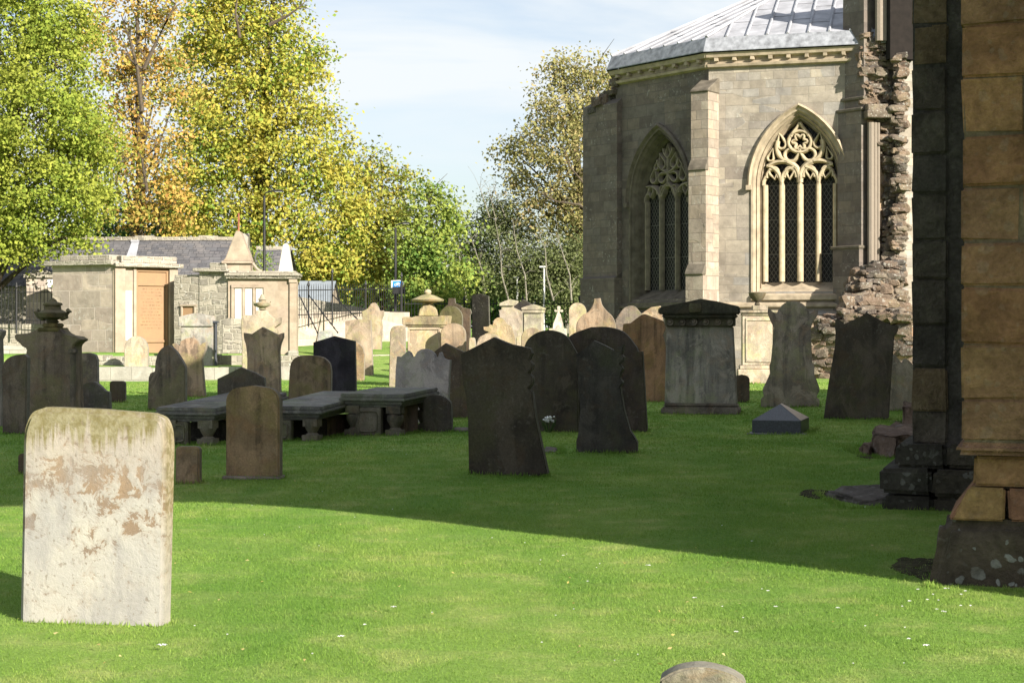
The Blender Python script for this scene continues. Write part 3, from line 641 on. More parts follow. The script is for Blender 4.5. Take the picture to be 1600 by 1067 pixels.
def rubble_pile(mb, f, n, size=(.25,.6), flat=.5, jit=.05):
    for k in range(n):
        p,rz=f(k); a=random.uniform(*size); mb.box(p,(a*random.uniform(.7,1.3),a*random.uniform(.6,1.1),a*flat*random.uniform(.7,1.3)),rz+random.uniform(-.5,.5),jit*a/.4, M=(Matrix.Rotation(rz+random.uniform(-.5,.5),3,'Z')@Matrix.Rotation(random.uniform(-.18,.18),3,'X')@Matrix.Rotation(random.uniform(-.18,.18),3,'Y')))

# ------------------------------------------------------------------ ruined wall fragment beside the chapter house
M['soot_shade']=simple('void_shade_stone',(.012,.009,.008),.95)  # near-black colour standing in for shade in the void
def fragment():
    D=51.0; c0=at(1375,600,D)
    th=thing('ruined_wall_fragment','tall ruined choir wall fragment with jagged broken core beside the right-hand tracery window','ruined wall',(c0.x,D,0))
    X=lambda px,d=D:(px-800)*d/F
    Zp=lambda py,d=D:CH-(py-HZ)*d/F
    # dark diagonal buttress: left face away from the sun
    nb=Vector((-.80,-.60)); pb=Vector((.60,-.80)); b=MB()
    e=Vector((10.87,51.4))               # nearest vertical edge
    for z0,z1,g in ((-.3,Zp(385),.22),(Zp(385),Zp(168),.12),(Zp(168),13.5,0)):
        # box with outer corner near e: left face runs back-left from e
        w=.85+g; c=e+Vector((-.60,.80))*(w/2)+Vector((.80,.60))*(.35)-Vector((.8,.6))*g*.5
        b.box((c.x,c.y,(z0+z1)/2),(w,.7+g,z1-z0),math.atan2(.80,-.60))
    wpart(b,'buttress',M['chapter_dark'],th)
    for zz,g in ((Zp(385),.24),(Zp(168),.14),(Zp(150),.05)):
        b=MB(); w=.9+g; c=e+Vector((-.60,.80))*(w/2-.02)+Vector((.80,.60))*.35-Vector((.8,.6))*g*.5; b.box((c.x,c.y,zz),(w+.06,.76+g,.10),math.atan2(.80,-.60)); wpart(b,'string_course',M['mould_dark'],th,bevel=.02)
    # pink wall face with moulded shaft
    b=MB(); W=Wall((X(1352,51.05),51.05),(X(1400,51.45),51.45+.1))
    def slab(b,pxa,pxb,ya,yb,za,zb,th_=.9):
        Wq=Wall((X(pxa,ya),ya),(X(pxb,yb),yb)); l=Wq.len
        for o0,o1,A,B in ((0,0,0,l),):
            b.poly([Wq.p(0,za),Wq.p(l,za),Wq.p(l,zb),Wq.p(0,zb)],[(0,za),(l,za),(l,zb),(0,zb)])
        b.poly([Wq.p(l,za),Wq.p(l,za,-th_),Wq.p(l,zb,-th_),Wq.p(l,zb)],[(0,za),(th_,za),(th_,zb),(0,zb)])
        b.poly([Wq.p(0,za,-th_),Wq.p(0,za),Wq.p(0,zb),Wq.p(0,zb,-th_)],[(0,za),(th_,za),(th_,zb),(0,zb)])
        b.poly([Wq.p(0,zb),Wq.p(l,zb),Wq.p(l,zb,-th_),Wq.p(0,zb,-th_)],[(0,0),(l,0),(l,th_),(0,th_)])
        b.poly([Wq.p(l,za,-th_),Wq.p(0,za,-th_),Wq.p(0,zb,-th_),Wq.p(l,zb,-th_)],[(l,za),(0,za),(0,zb),(l,zb)])
        return Wq
    slab(b,1356,1392,51.45,51.75,Zp(470),Zp(185)); wpart(b,'inner_wall',M['pink_ashlar'],th)
    b=MB()
    for dx,r in ((0,.10),(.13,.07),(.24,.055)):
        p=Vector((X(1361,51.25)+dx,51.27+dx*.3,0)); b.tube([(p.x,p.y,Zp(425)),(p.x,p.y,Zp(190))],r,8)
    wpart(b,'moulded_shaft',M['buttress'],th,smooth=True); b=MB(); p=Vector((X(1374,51.3),51.3,0)); b.tube([(p.x,p.y,Zp(62)),(p.x,p.y,13)],.13,8); b.tube([(p.x+.17,p.y,Zp(62)),(p.x+.17,p.y,13)],.09,8)
    wpart(b,'moulded_shaft',M['buttress'],th,smooth=True)
    b=MB(); b.box((X(1370,51.25),51.30,Zp(178)),(.8,.5,.22),.1,.03); b.box((X(1369,51.25),51.30,Zp(166)),(.62,.44,.2),.2,.05); wpart(b,'springer',M['rough'],th,bevel=.02)
    # grey outer pier on the right
    b=MB(); slab(b,1403,1440,51.15,51.45,-.3,Zp(378)); slab(b,1405,1440,51.35,51.65,Zp(378),Zp(82)); slab(b,1415,1440,51.00,51.15,-.3,Zp(505),.3); wpart(b,'outer_pier',M['chapter'],th)
    # near-black slabs: shade of the deep opening and gap painted as stone
    b=MB(); slab(b,1366,1475,51.72,51.80,-.3,13.5,.3); slab(b,1391,1432,51.0,51.2,Zp(92,51),13.5,.3); wpart(b,'void_shade_slabs',M['soot_shade'],th)
    # the torn core: rough stones up both sides of the gap
    b=MB(); 
    def edge(px0,px1,py0,py1,n,d0,d1,size):
        for k in range(int(n*2.6)):
            py=random.uniform(py0,py1); px=random.uniform(px0,px1); a=random.uniform(*size)*random.uniform(.35,.85); d=random.uniform(d0,d1)*.45+d1*.55-.25
            lump(b,(X(px,d),d,Zp(py,d)),(a*random.uniform(.9,1.6),a,a*random.uniform(.45,.8)),random.uniform(-.5,.5))
    Wc=Wall((X(1350,51.5),51.5),(X(1408,51.75),51.75))
    rough_face(b,Wc,.05,.62,Zp(185),Zp(55),.02); rough_face(b,Wc,.30,1.0,Zp(470),Zp(185),-.22,.10); rough_face(b,Wall((X(1328,50.9),50.9),(X(1408,51.0),51.0)),.0,1.55,1.2,Zp(440),.0,.14)
    edge(1348,1388,55,110,30,51.15,52.15,(.3,.6)); edge(1352,1392,100,180,60,51.15,52.25,(.25,.6)); edge(1372,1394,180,240,18,51.25,51.95,(.25,.5))
    edge(1400,1412,85,378,60,51.10,51.55,(.25,.5)); edge(1398,1408,340,420,20,50.95,51.45,(.3,.5))
    edge(1388,1400,190,350,30,51.75,52.35,(.3,.55)); edge(1382,1402,350,430,35,51.15,52.05,(.3,.6))
    edge(1345,1372,420,450,18,50.75,51.45,(.3,.6))
    edge(1335,1405,425,470,75,50.15,51.55,(.3,.7)); edge(1322,1410,462,500,80,49.95,51.35,(.3,.7))
    wpart(b,'broken_core',M['rough'],th)
    b=MB(); edge(1386,1402,190,430,75,51.45,52.05,(.3,.55)); edge(1385,1410,80,190,34,51.55,52.05,(.3,.5)); edge(1365,1405,410,450,25,50.55,51.45,(.3,.55)); wpart(b,'dark_core_stones',M['rough_dark'],th)  # darker stones carry the deep shade of the crack in their colour
    # dry weed on the broken top
    t2=MB(); p=at(1402,84,51.45)
    for k in range(9):
        q=p+Vector((random.uniform(-.12,.12),0,0)); t2.tube([q,q+Vector((random.uniform(-.1,.1),0,.4)),q+Vector((random.uniform(-.25,.25),0,random.uniform(.6,1.3)))],.012,4)
    o=wpart(t2,'weed',M['bark'],th); o['label']='dry brown weed growing on the broken wall top'
    # low rubble footing in front of the chapter house
    th2=thing('ruined_low_wall','low ruined pink rubble wall with loose stones on top, in front of the traceried chapter house','ruined wall',(X(1280,48.5),48.5,0))
    b=MB(); Wq=Wall((X(1213,49.6),49.6),(X(1425,47.4),47.4)); l=Wq.len; z=Zp(503,48.5); nseg=14; tops=[z+random.uniform(-.16,.14) for _ in range(nseg+1)]
    for k in range(nseg):
        u0,u1=l*k/nseg,l*(k+1)/nseg; za,zb=tops[k],tops[k+1]
        b.poly([Wq.p(u0,-.3),Wq.p(u1,-.3),Wq.p(u1,zb),Wq.p(u0,za)],[(u0,-.3),(u1,-.3),(u1,zb),(u0,za)]); b.poly([Wq.p(u0,za),Wq.p(u1,zb),Wq.p(u1,zb,-.9),Wq.p(u0,za,-.9)],[(u0,0),(u1,0),(u1,.9),(u0,.9)])
    for u in (0,l): b.poly([Wq.p(u,-.3,-.9),Wq.p(u,-.3),Wq.p(u,z-.1),Wq.p(u,z-.1,-.9)],[(0,0),(.9,0),(.9,1),(0,1)])
    wpart(b,'rubble_face',M['rubble'],th2)
    b=MB()
    for k in range(230):
        u=random.uniform(0,l); q=Wq.p(u,z+random.uniform(-.25,.12)+(.3*random.random() if u>l*.5 else 0),random.uniform(-.7,.06)); a=random.uniform(.12,.42)
        lump(b,q,(a*1.4,a,a*.55),random.uniform(-.7,.7))
    for k in range(170):
        u=random.uniform(0,l); q=Wq.p(u,random.uniform(0,z),random.uniform(-.1,.0)); a=random.uniform(.14,.40); lump(b,q,(a*1.3,.26,a*.65),math.atan2(Wq.d.y,Wq.d.x),.1)
    wpart(b,'loose_stones',M['rough'],th2)
fragment()

# ------------------------------------------------------------------ nearby nave pier, buttress and the wall that throws the long shade
TW=Vector((.951,-.309)); NW=Vector((-.309,-.951)); EW=Vector((.309,.951))
def ashlar_face(mb, org, d, n, u0, u1, z0, z1, rows, wmin, wmax, prot=.012, gap=.012, depthb=.25):
    """individual blocks standing a little proud of a mortar core"""
    rz=math.atan2(d.y,d.x); z=z0; k=0
    while z<z1-.02:
        h=random.uniform(*rows); h=min(h,z1-z); h = z1-z if z1-z-h<.12 else h
        u=u0-(random.uniform(0,wmax*.0)); 
        while u<u1-.01:
            w=random.uniform(wmin,wmax); w = u1-u if u1-u-w<wmin*.6 else min(w,u1-u)
            o=random.uniform(-prot,prot); c=org+d*(u+w/2)+n*(o-depthb/2)
            mb.box((c.x,c.y,z+h/2),(w-gap,depthb,h-gap),rz,.009); u+=w
        z+=h
def nave_pier():
    P=at(1478,912,9.92); org=Vector((P.x+.12,9.92+.1))        # shaft corner (left, west)
    org=Vector((2.71,10.03))
    th=thing('nave_pier','massive brown sandstone pier with moulded base at the right edge of the lawn','pier',(3.2,10.2,0))
    HT=12.0
    # core
    b=MB(); c=org+TW*1.1+EW*.75; b.box((c.x,c.y,HT/2+.4),(2.17,1.47,HT-.8),math.atan2(TW.y,TW.x)); c=org+TW*1.17+EW*.80; b.box((c.x,c.y,.3),(2.1,1.3,1.2),math.atan2(TW.y,TW.x)); wpart(b,'mortar_core',M['mortar'],th)
    b=MB(); ashlar_face(b,org,TW,NW,0,2.2,.842,4.6,(.25,.36),.26,.60,.010,.005)
    ashlar_face(b,org,TW,NW,0,2.2,4.6,HT,(.28,.36),.4,.8,.010,.006)
    ashlar_face(b,org+EW*.27,EW,-TW,0,1.2,.842,HT,(.28,.36),.5,.7,.008,.008)
    wpart(b,'shaft',M['pier'],th,bevel=.015,seg=3)
    # moulded base: roll, chamfered course, weathered ochre block, spreading plinth
    def course(b,z0,z1,g0,g1,cuts,jit=.012):
        us=[-g0]+cuts+[2.3]
        for a,e in zip(us,us[1:]):
            V=[]
            for z,g in ((z0,g0),(z1,g1)):
                for uu,vv in ((a,-g),(e,-g),(e,.9),(a,.9)):
                    u2 = -g if a==-g0 and uu==a else uu
                    q=org+TW*(u2+(.006 if uu==a and a>-g0 else -.006 if uu==e else 0))+EW*vv; V.append((q.x+random.uniform(-jit,jit),q.y+random.uniform(-jit,jit),z+(-.006 if z==z1 else .006)))
            b.mesh(V,[(3,2,1,0),(4,5,6,7),(0,1,5,4),(1,2,6,5),(2,3,7,6),(3,0,4,7)])
    b=MB(); course(b,.755,.842,.035,.025,[.42]); wpart(b,'moulded_base',M['pier'],th,bevel=.03,seg=4)
    b=MB(); course(b,.565,.755,-.06,-.07,[.44,.95]); wpart(b,'neck_course',M['pier'],th,bevel=.015,seg=2)
    b=MB(); course(b,.372,.565,.08,-.055,[.26,.9]); wpart(b,'chamfered_course',M['pier'],th,bevel=.015,seg=2)
    b=MB(); 
    V=[]
    for z,g in ((.378,.085),(.562,-.05)):
        for uu,vv in ((-.06+(.0 if z<.5 else .10),-g-.008),(.25,-g-.008),(.25,.2),(.05,.2)): q=org+TW*uu+EW*vv; V.append((q.x,q.y,z))
    b.mesh(V,[(3,2,1,0),(4,5,6,7),(0,1,5,4),(1,2,6,5),(2,3,7,6),(3,0,4,7)]); o=wpart(b,'chamfered_block',M['gold_block'],th,bevel=.012,seg=2); o['label']='smooth ochre replacement block in the pier base'
    b=MB(); course(b,-.3,.372,.23,.11,[],.0)
    me=wpart(b,'plinth',M['plinth'],th)
    bm=bmesh.new(); bm.from_mesh(me.data); bmesh.ops.bevel(bm,geom=list(bm.edges),offset=.06,segments=3,affect='EDGES'); bmesh.ops.subdivide_edges(bm,edges=bm.edges,cuts=6,use_grid_fill=True)
    for v in bm.verts:
        p=v.co*3.1; v.co+=Vector((math.sin(p.x*2.3+p.z*3)*math.cos(p.y*2.7),math.sin(p.y*3.1+p.z*1.7)*math.cos(p.x*1.9),math.sin(p.x*2.2+p.y*2.9)))*.022
    for f in bm.faces: f.smooth=True
    bm.to_mesh(me.data); bm.free()
nave_pier()
def dark_buttress():
    org=Vector(((1424-800)*13.9/F,13.9)); th=thing('dark_buttress','black stone buttress with stepped lichened base behind the brown pier','buttress',(org.x+.4,14.2,0))
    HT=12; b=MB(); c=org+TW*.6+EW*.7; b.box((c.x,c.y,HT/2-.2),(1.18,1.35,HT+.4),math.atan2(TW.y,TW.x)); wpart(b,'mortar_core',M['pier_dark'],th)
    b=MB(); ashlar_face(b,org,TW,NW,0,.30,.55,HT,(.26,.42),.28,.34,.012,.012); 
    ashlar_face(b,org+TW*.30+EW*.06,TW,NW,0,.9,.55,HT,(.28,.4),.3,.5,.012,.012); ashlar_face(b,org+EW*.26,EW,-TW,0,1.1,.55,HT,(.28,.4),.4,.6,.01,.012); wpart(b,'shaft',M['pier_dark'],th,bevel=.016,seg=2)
    def step(g,z0,z1,name):
        b=MB(); ln=1.35; u=-g
        for w in (.42,.5,.6):
            c=org+TW*(u+w/2)+EW*(.6-g/2); b.box((c.x,c.y,(z0+z1)/2),(w-.01,1.2+g,z1-z0-.008),math.atan2(TW.y,TW.x),.012); u+=w
        wpart(b,name,M['plinth_dark'],th,bevel=.03,seg=2)
    M['plinth_dark']=block_mat('dark_lichened_plinth',[(.080,.069,.056),(.10,.085,.066),(.068,.062,.052)],.5,.4,(.28,.28,.25))
    step(.13,.36,.56,'plinth_course'); step(.24,.15,.36,'plinth_course'); step(.22,-.3,.15,'plinth_course')
dark_buttress()
def nave_wall():
    """the long roofless nave wall behind the pier and its stub of west front (unseen right of the frame, shaped for the shade they throw)"""
    org=Vector((2.66,10.05))+TW*.55
    th=thing('nave_wall','tall roofless ruined nave wall running unseen behind the brown pier, shaped for the lawn shade','ruined wall',(6,20,0)); b=MB()
    prof=[(1.5,12),(10.5,11.3),(14,9.3),(18,7.1),(23,4.5),(28,2.4)]
    for (a,h0),(e,h1) in zip(prof,prof[1:]):
        n=max(1,int((e-a)/1.5))
        for k in range(n):
            u0=a+(e-a)*k/n; u1=a+(e-a)*(k+1)/n; h=h0+(h1-h0)*k/n+random.uniform(-.2,.2); W=Wall(org+EW*u1+TW*.9,org+EW*u0+TW*.9); W2=Wall(org+EW*u0+TW*1.9,org+EW*u1+TW*1.9)
            for w in (W,W2): b.poly([w.p(0,-.3),w.p(w.len,-.3),w.p(w.len,h),w.p(0,h)],[(u0,-.3),(u1,-.3),(u1,h),(u0,h)])
            b.poly([W.p(0,h),W.p(W.len,h),W2.p(0,h),W2.p(W2.len,h)],[(0,0),(1,0),(1,1),(0,1)])
            for w in (Wall(W.b.to_2d(),W2.a.to_2d()),Wall(W2.b.to_2d(),W.a.to_2d())): b.poly([w.p(0,-.3),w.p(w.len,-.3),w.p(w.len,h),w.p(0,h)],[(0,-.3),(1,-.3),(1,h),(0,h)])
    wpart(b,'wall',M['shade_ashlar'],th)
    # unseen half-arch, its curve shaped to cast the shadow edge on the lawn
    c0=Vector((3.88,8.24)); intr=[(0,2.3),(.25,3.15),(.6,3.85),(1.2,4.6),(2.0,5.25),(2.9,5.75),(3.9,6.15),(5.0,6.5)]
    W1=Wall(c0,c0-EW*5.0); b=MB()
    lo=[(0,-.3)]+intr; hi=[(5.0,9.5),(3.6,10.4),(2.2,11.2),(0,12)]
    pts=lo+hi; n=len(pts); A=[W1.p(k,z,0) for k,z in pts]; B=[W1.p(k,z,-1.3) for k,z in pts]
    b.mesh(A+B,[tuple(range(n)),tuple(range(2*n-1,n-1,-1))]+[(i,n+i,n+(i+1)%n,(i+1)%n) for i in range(n)],[pts,pts[::-1]]+[[(0,0),(1,0),(1,1),(0,1)]]*n)
    o=wpart(b,'shadow_arch',M['shade_ashlar'],th); o['label']='unseen broken half arch shaped to the lawn shadow edge'
    b=MB(); q=c0+EW*.9+TW*.65; b.box((q.x,q.y,5.85),(1.3,1.8,12.3),math.atan2(TW.y,TW.x)); wpart(b,'shade_pier',M['shade_ashlar'],th)  # unseen pier put in to keep the brown pier face in shade
nave_wall()

# ------------------------------------------------------------------ headstones
HG='headstones standing in the churchyard'
def curve(pts, n=6):
    """outline: sharp corners (x,y); points with a third item are smooth"""
    P=[Vector(p[:2]) for p in pts]; S=[len(p)>2 for p in pts]; out=[P[0]]
    for i in range(len(P)-1):
        a,b=P[i],P[i+1]
        if not (S[i] or S[i+1]): out.append(b); continue
        ta=(P[i+1]-P[i-1])*.5 if S[i] and i>0 else (b-a); tb=(P[i+2]-P[i])*.5 if S[i+1] and i+2<len(P) else (b-a)
        for k in range(1,n+1):
            t=k/n; out.append(a*(2*t**3-3*t*t+1)+ta*(t**3-2*t*t+t)+b*(-2*t**3+3*t*t)+tb*(t**3-t*t))
    return [(p.x,p.y) for p in out]
def roundtop(x0,x1,yt,ys,yb,lean=0):
    c=(x0+x1)/2; r=(x1-x0)/2; n=14
    return [(x0-lean,yb)]+[(c-r*math.cos(math.pi*i/n),ys-(ys-yt)*math.sin(math.pi*i/n)) for i in range(n+1)]+[(x1-lean,yb)]
def rcorner(x0,x1,yt,r,yb,sag=0):
    p=[(x0,yb)]
    for i in range(7): a=math.pi/2*i/6; p.append((x0+r-r*math.cos(a), yt+r-r*math.sin(a)))
    p.append(((x0+x1)/2,yt-sag))
    for i in range(7): a=math.pi/2*i/6; p.append((x1-r+r*math.sin(a), yt+r-r*math.cos(a)))
    return p+[(x1,yb)]
def slab_mesh(poly, t, bev=.015, seg=2):
    """poly in local x,z; extruded along local y; bevelled arrises"""
    bm=bmesh.new(); fv=[bm.verts.new((x,-t/2,z)) for x,z in poly]; bv=[bm.verts.new((x,t/2,z)) for x,z in poly]; n=len(poly)
    fe=bm.faces.new(fv); be=bm.faces.new(bv[::-1])
    for i in range(n): bm.faces.new((fv[i],bv[i],bv[(i+1)%n],fv[(i+1)%n]))
    bmesh.ops.recalc_face_normals(bm,faces=bm.faces)
    if bev: bmesh.ops.bevel(bm,geom=list(set(fe.edges)|set(be.edges)),offset=bev,segments=seg,affect='EDGES',clamp_overlap=True)
    for f in bm.faces: f.smooth=True; f.material_index=int(abs(f.normal.y)<.45)
    me=bpy.data.meshes.new('headstone'); bm.to_mesh(me); bm.free()
    try: me.set_sharp_from_angle(angle=R(40))
    except Exception: pass
    return me
STN={}
def stone(label, pts, col, D=None, yb=None, th=.14, yaw=-12, mat='stone', name='headstone', bev=.015, sm=True, lean=0):
    """one headstone cut to its outline (photo pixels turned into metres at its own distance)"""
    o2=curve(pts) if sm else pts; ymax=max(p[1] for p in o2)
    if D is None: D=depth(yb if yb else ymax)
    xs=[p[0] for p in o2]; cx=(min(xs)+max(xs))/2; X=(cx-800)*D/F; zg=gzf(X,D); s=D/F; cy=math.cos(R(yaw))
    poly=[((x-cx)*s/cy, -.14 if y>ymax-2.5 else CH-(y-HZ)*s-zg) for x,y in o2]
    me=slab_mesh(poly,th,min(bev,th*.3)); me.materials.append(M[mat]); me.materials.append(M['stone_edge' if mat!='whitewash' else mat]); me.name=name
    o=bpy.data.objects.new(name,me); COL.objects.link(o); o.location=(X,D,zg); o.rotation_euler=(R(lean),0,R(yaw)); o.color=(*col,1)
    tag(o,label,'headstone',HG); STN[label]=o; return o
DK=(0.062,0.053,0.044); DB=(0.099,0.077,0.060); BR=(0.141,0.103,0.074); GY=(0.185,0.161,0.144); TAN=(0.250,0.183,0.122); PALE=(0.351,0.289,0.227)

# --- foreground
o=stone('large pale whitewashed-looking headstone in the left foreground with green streaks from its top',
  [(32,972),(36,820),(38,690),(41,668,1),(52,645,1),(74,636),(160,639),(245,645),(262,653,1),(270,672,1),(272,700),(269,820),(264,974)],(0.417,0.351,0.308),yb=972,th=.13,yaw=-9,mat='whitewash',bev=.022)
stone('rounded lichened footstone cut off by the bottom edge of the photo',[(1036,1150),(1033,1063),(1036,1056,1),(1062,1042,1),(1098,1037,1),(1135,1044,1),(1158,1056,1),(1164,1066),(1160,1150)],(0.150,0.140,0.115),D=6.3,th=.13,yaw=-8,mat='stone_lichen')
# --- shaded middle ground
stone('small brown footstone just behind the pale foreground headstone',rcorner(276,314,697,6,755),tuple(q*1.45 for q in BR),yaw=-8,th=.10)
o=stone('plain brown round-shouldered headstone on a thin plinth in front of the left table tombs',rcorner(355,440,605,22,750,3),(0.193,0.138,0.090),yaw=-8,mat='stone_streak')
def plinth_strip(o,w,h,d,mat='stone',col=GY,name='base'):
    b=MB(); b.box((0,0,h/2-.06),(w,d,h+.12)); q=b.build(name,M[mat],o,bevel=.015); q.color=(*col,1); return q
plinth_strip(o,.60,.03,.26)
stone('nearest black gabled headstone with a chipped scrolled right edge',
  [(735,742),(733,650),(730,618),(725,600),(722,553),(746,541),(773,527),(800,538),(830,544),(833,552),(829,562,1),(834,569,1),(833,577),(828,582,1),(834,590,1),(833,600),(828,606),(833,612),(838,650),(848,698),(857,738)],DK,yb=742,yaw=-10,th=.16)
stone('black round-topped headstone with white flowers at its foot between two dark gabled stones',
  [(822,676),(820,560),(819,545),(826,530,1),(842,519,1),(862,516,1),(884,524,1),(897,543,1),(900,549),(903,553),(904,676)],tuple(q*1.20 for q in DK),D=24.5,yaw=-10)
stone('dark leaning headstone with small gable and scroll-carved right edge',
  [(903,706),(902,690),(905,678),(908,640),(902,560),(902,553),(915,545),(929,532),(945,539),(960,547),(966,541),(975,538),(974,548),(972,553),(976,558,1),(975,563),(970,568,1),(974,575,1),(972,582),(970,590,1),(974,597,1),(970,604),(976,640),(985,672),(991,681),(996,690),(995,704)],(0.063,0.058,0.054),yb=706,yaw=-11,th=.16)
stone('broad black headstone with a low arched top behind the leaning scrolled one',
  [(905,672),(886,560),(885,530),(900,520,1),(925,511),(950,511,1),(975,519,1),(993,540,1),(997,549),(1004,549),(1012,670)],(0.077,0.062,0.055),yb=671,yaw=-11,th=.16)
stone('reddish brown headstone with blunt gable left of the big panelled pedestal tomb',
  [(972,628),(974,540),(973,520),(975,506),(986,505),(996,497,1),(1006,491,1),(1016,494,1),(1037,502),(1040,512),(1036,524),(1040,540),(1041,627)],(0.248,0.152,0.093),D=34,yaw=-11,mat='stone_streak')
stone('tall ogee-sided grey headstone with eared shoulders and round head',
  [(1190,637),(1190,623),(1194,619,1),(1193,608,1),(1198,597,1),(1204,583),(1203,572,1),(1205,566),(1208,534),(1210,512),(1204,500,1),(1200,489),(1201,481),(1208,487),(1214,490),(1218,482,1),(1226,474,1),(1239,470,1),(1252,474,1),(1261,483,1),(1264,490),(1270,486),(1277,482),(1276,492,1),(1270,502,1),(1266,512),(1267,540),(1268,566),(1271,572,1),(1271,583),(1276,597,1),(1279,608,1),(1275,619,1),(1279,624),(1279,637)],(0.314,0.269,0.234),yb=637,yaw=-9,th=.17,mat='stone_streak')
stone('black gabled headstone with small ears leaning right, near the dark buttress',
  [(1287,654),(1296,600),(1306,540),(1307,520),(1306,500),(1310,499),(1320,506),(1338,498),(1355,489),(1370,498),(1388,508),(1394,508),(1401,509),(1400,518),(1395,525),(1391,580),(1386,656)],(0.086,0.073,0.061),yb=655,yaw=-11,th=.17)
stone('worn grey headstone with wavy broken top beside the dark buttress',[(1386,643),(1388,560),(1393,555,1),(1399,555,1),(1405,563,1),(1409,566,1),(1412,561,1),(1418,562,1),(1426,570),(1429,580),(1430,643)],(0.310,0.268,0.226),yb=643,yaw=-9,mat='stone_lichen')
stone('tiny round-topped black footstone between the panelled pedestal tomb and the ogee stone',rcorner(1147,1171,586,8,629,1),DB,yaw=-9,th=.1)
stone('small round-topped black headstone right of the raised table tomb',
  [(663,677),(662,632),(666,622,1),(675,617,1),(688,617,1),(700,623,1),(706,634,1),(707,677)],(0.070,0.061,0.055),yb=677,yaw=-9)
stone('dark gabled headstone with mottled foot hidden behind the nearest black gable',
  [(676,652),(676,560),(680,549),(697,536),(715,545),(728,551),(733,556),(734,652)],(0.118,0.091,0.074),D=28,yaw=-9,mat='stone_lichen')
stone('pale grey scalloped headstone with three-humped top',
  [(616,628),(619,580),(621,557),(627,558),(632,554,1),(638,548),(642,551,1),(645,557),(649,557),(654,549,1),(663,545,1),(673,547,1),(680,553,1),(682,558),(686,557),(688,551,1),(691,551,1),(694,559,1),(700,562),(705,562),(703,590),(700,628)],(0.339,0.304,0.316),D=26.5,yaw=-9,mat='stone_clean')
stone('polished navy gabled headstone behind the middle table tomb',[(490,622),(490,535),(523,525),(556,533),(558,622)],(0.036,0.033,0.045),D=35.5,yaw=-9,mat='stone_clean',th=.13)
stone('brown round-shouldered headstone left of the navy gabled stone',[(450,622),(453,580),(456,566,1),(466,557,1),(485,555,1),(505,558,1),(516,567,1),(519,580),(518,622)],(0.178,0.133,0.097),D=33,yaw=-9,mat='stone_streak')
stone('tall brown gabled headstone with eared shoulders below the urn memorial',
  [(386,612),(387,560),(385,540,1),(382,530,1),(381,520),(388,521),(394,522),(411,511),(427,519),(435,523),(444,520),(444,527),(440,537,1),(438,548),(440,612)],(0.310,0.239,0.181),D=36,yaw=-9,mat='stone_streak')
stone('low dark gabled headstone behind the left table tomb',[(340,618),(340,592),(378,574),(400,582),(415,590),(418,618)],(0.093,0.080,0.071),D=34,yaw=-9)
stone('brown round-headed headstone with pointed ears behind the dark pointed-arch stone',
  [(280,612),(281,560),(275,548,1),(269,538),(274,536),(282,540),(284,533,1),(296,528,1),(307,529,1),(315,540),(318,536),(324,535),(323,545,1),(317,560),(323,612)],(0.280,0.210,0.158),D=37,yaw=-9,mat='stone_streak')
stone('dark pointed-arch headstone with heavy black streaks on a wide lower block',
  [(231,640),(233,590),(236,583),(243,580),(244,566),(248,552,1),(256,543,1),(265,540,1),(276,548,1),(287,564,1),(292,574),(292,582),(292,640)],(0.171,0.142,0.117),D=31,yaw=-9,mat='stone_streak')
stone('tiny dark square footstone on the sunny grass by the low white wall',rcorner(172,197,595,5,628),(0.075,0.060,0.052),yaw=-9,th=.1)
stone('dark sloped-shoulder headstone just above the pale foreground headstone',
  [(121,640),(122,615),(126,605,1),(138,598,1),(150,597,1),(160,604,1),(166,610),(173,612),(175,640)],(0.090,0.081,0.078),D=30,yaw=-9)
stone('grey flat-topped headstone with rounded corner behind the urn monument',
  [(108,640),(110,560),(115,552),(140,551),(150,554,1),(154,562),(155,640)],(0.171,0.145,0.128),D=32,yaw=-9)
stone('dark headstone with a sloping left shoulder standing left of the urn monument',[(6,700),(6,600),(4,580),(9,565,1),(22,556,1),(40,553),(46,558),(44,700)],(0.109,0.090,0.078),D=24,yaw=-8)
stone('grey stone edge cut by the left edge of the photo',[(-50,668),(-48,530),(-46,512),(2,514),(9,517),(8,523),(4,530),(8,668)],(0.264,0.239,0.226),D=26,yaw=-8)
stone('dark sliver of a footstone left behind the pale foreground headstone',rcorner(30,62,708,6,738),DB,yaw=-8,th=.1)

# --- sunlit far rows
stone('pale lichened round-topped headstone standing on the low white wall by the tan memorial panel',roundtop(195,232,525,546,575),(0.315,0.279,0.232),D=49.5,th=.16,yaw=-4,mat='stone_lichen')
stone('light plain rounded stone edge just right of the navy gabled stone',[(555,592),(556,534),(560,536,1),(567,543,1),(570,554),(569,592)],TAN,D=47,yaw=-9)
stone('plain tan rectangular headstone with slightly leaning sides on the sunny lawn',[(541,592),(540,502),(556,499),(580,500),(583,568),(584,592)],(0.276,0.220,0.177),D=50,yaw=-12,mat='stone_clean')
stone('tall tan headstone with ornate pointed ogee head behind the plain rectangular one',[(566,552),(567,500),(566,487),(575,482,1),(580,475,1),(586,473,1),(591,479,1),(594,486),(600,485),(600,492),(597,500,1),(598,510),(596,552)],(0.293,0.236,0.193),D=58,yaw=-10)
stone('narrow mottled slab joined to the left of the urn-topped monument',[(608,610),(610,520),(613,512,1),(621,509,1),(633,509),(636,610)],(0.279,0.233,0.185),D=41.5,yaw=-9,mat='stone_lichen')
stone('sunlit brown round-topped headstone right of the urn-topped monument',roundtop(689,728,505,522,575),(0.257,0.197,0.147),D=42,yaw=-10,mat='stone_streak')
stone('mossy dark round-topped headstone behind the sunlit brown one',roundtop(686,723,478,497,545),(0.075,0.068,0.038),D=47,yaw=-10)  # mossy tone darkened by tree shade put into the colour
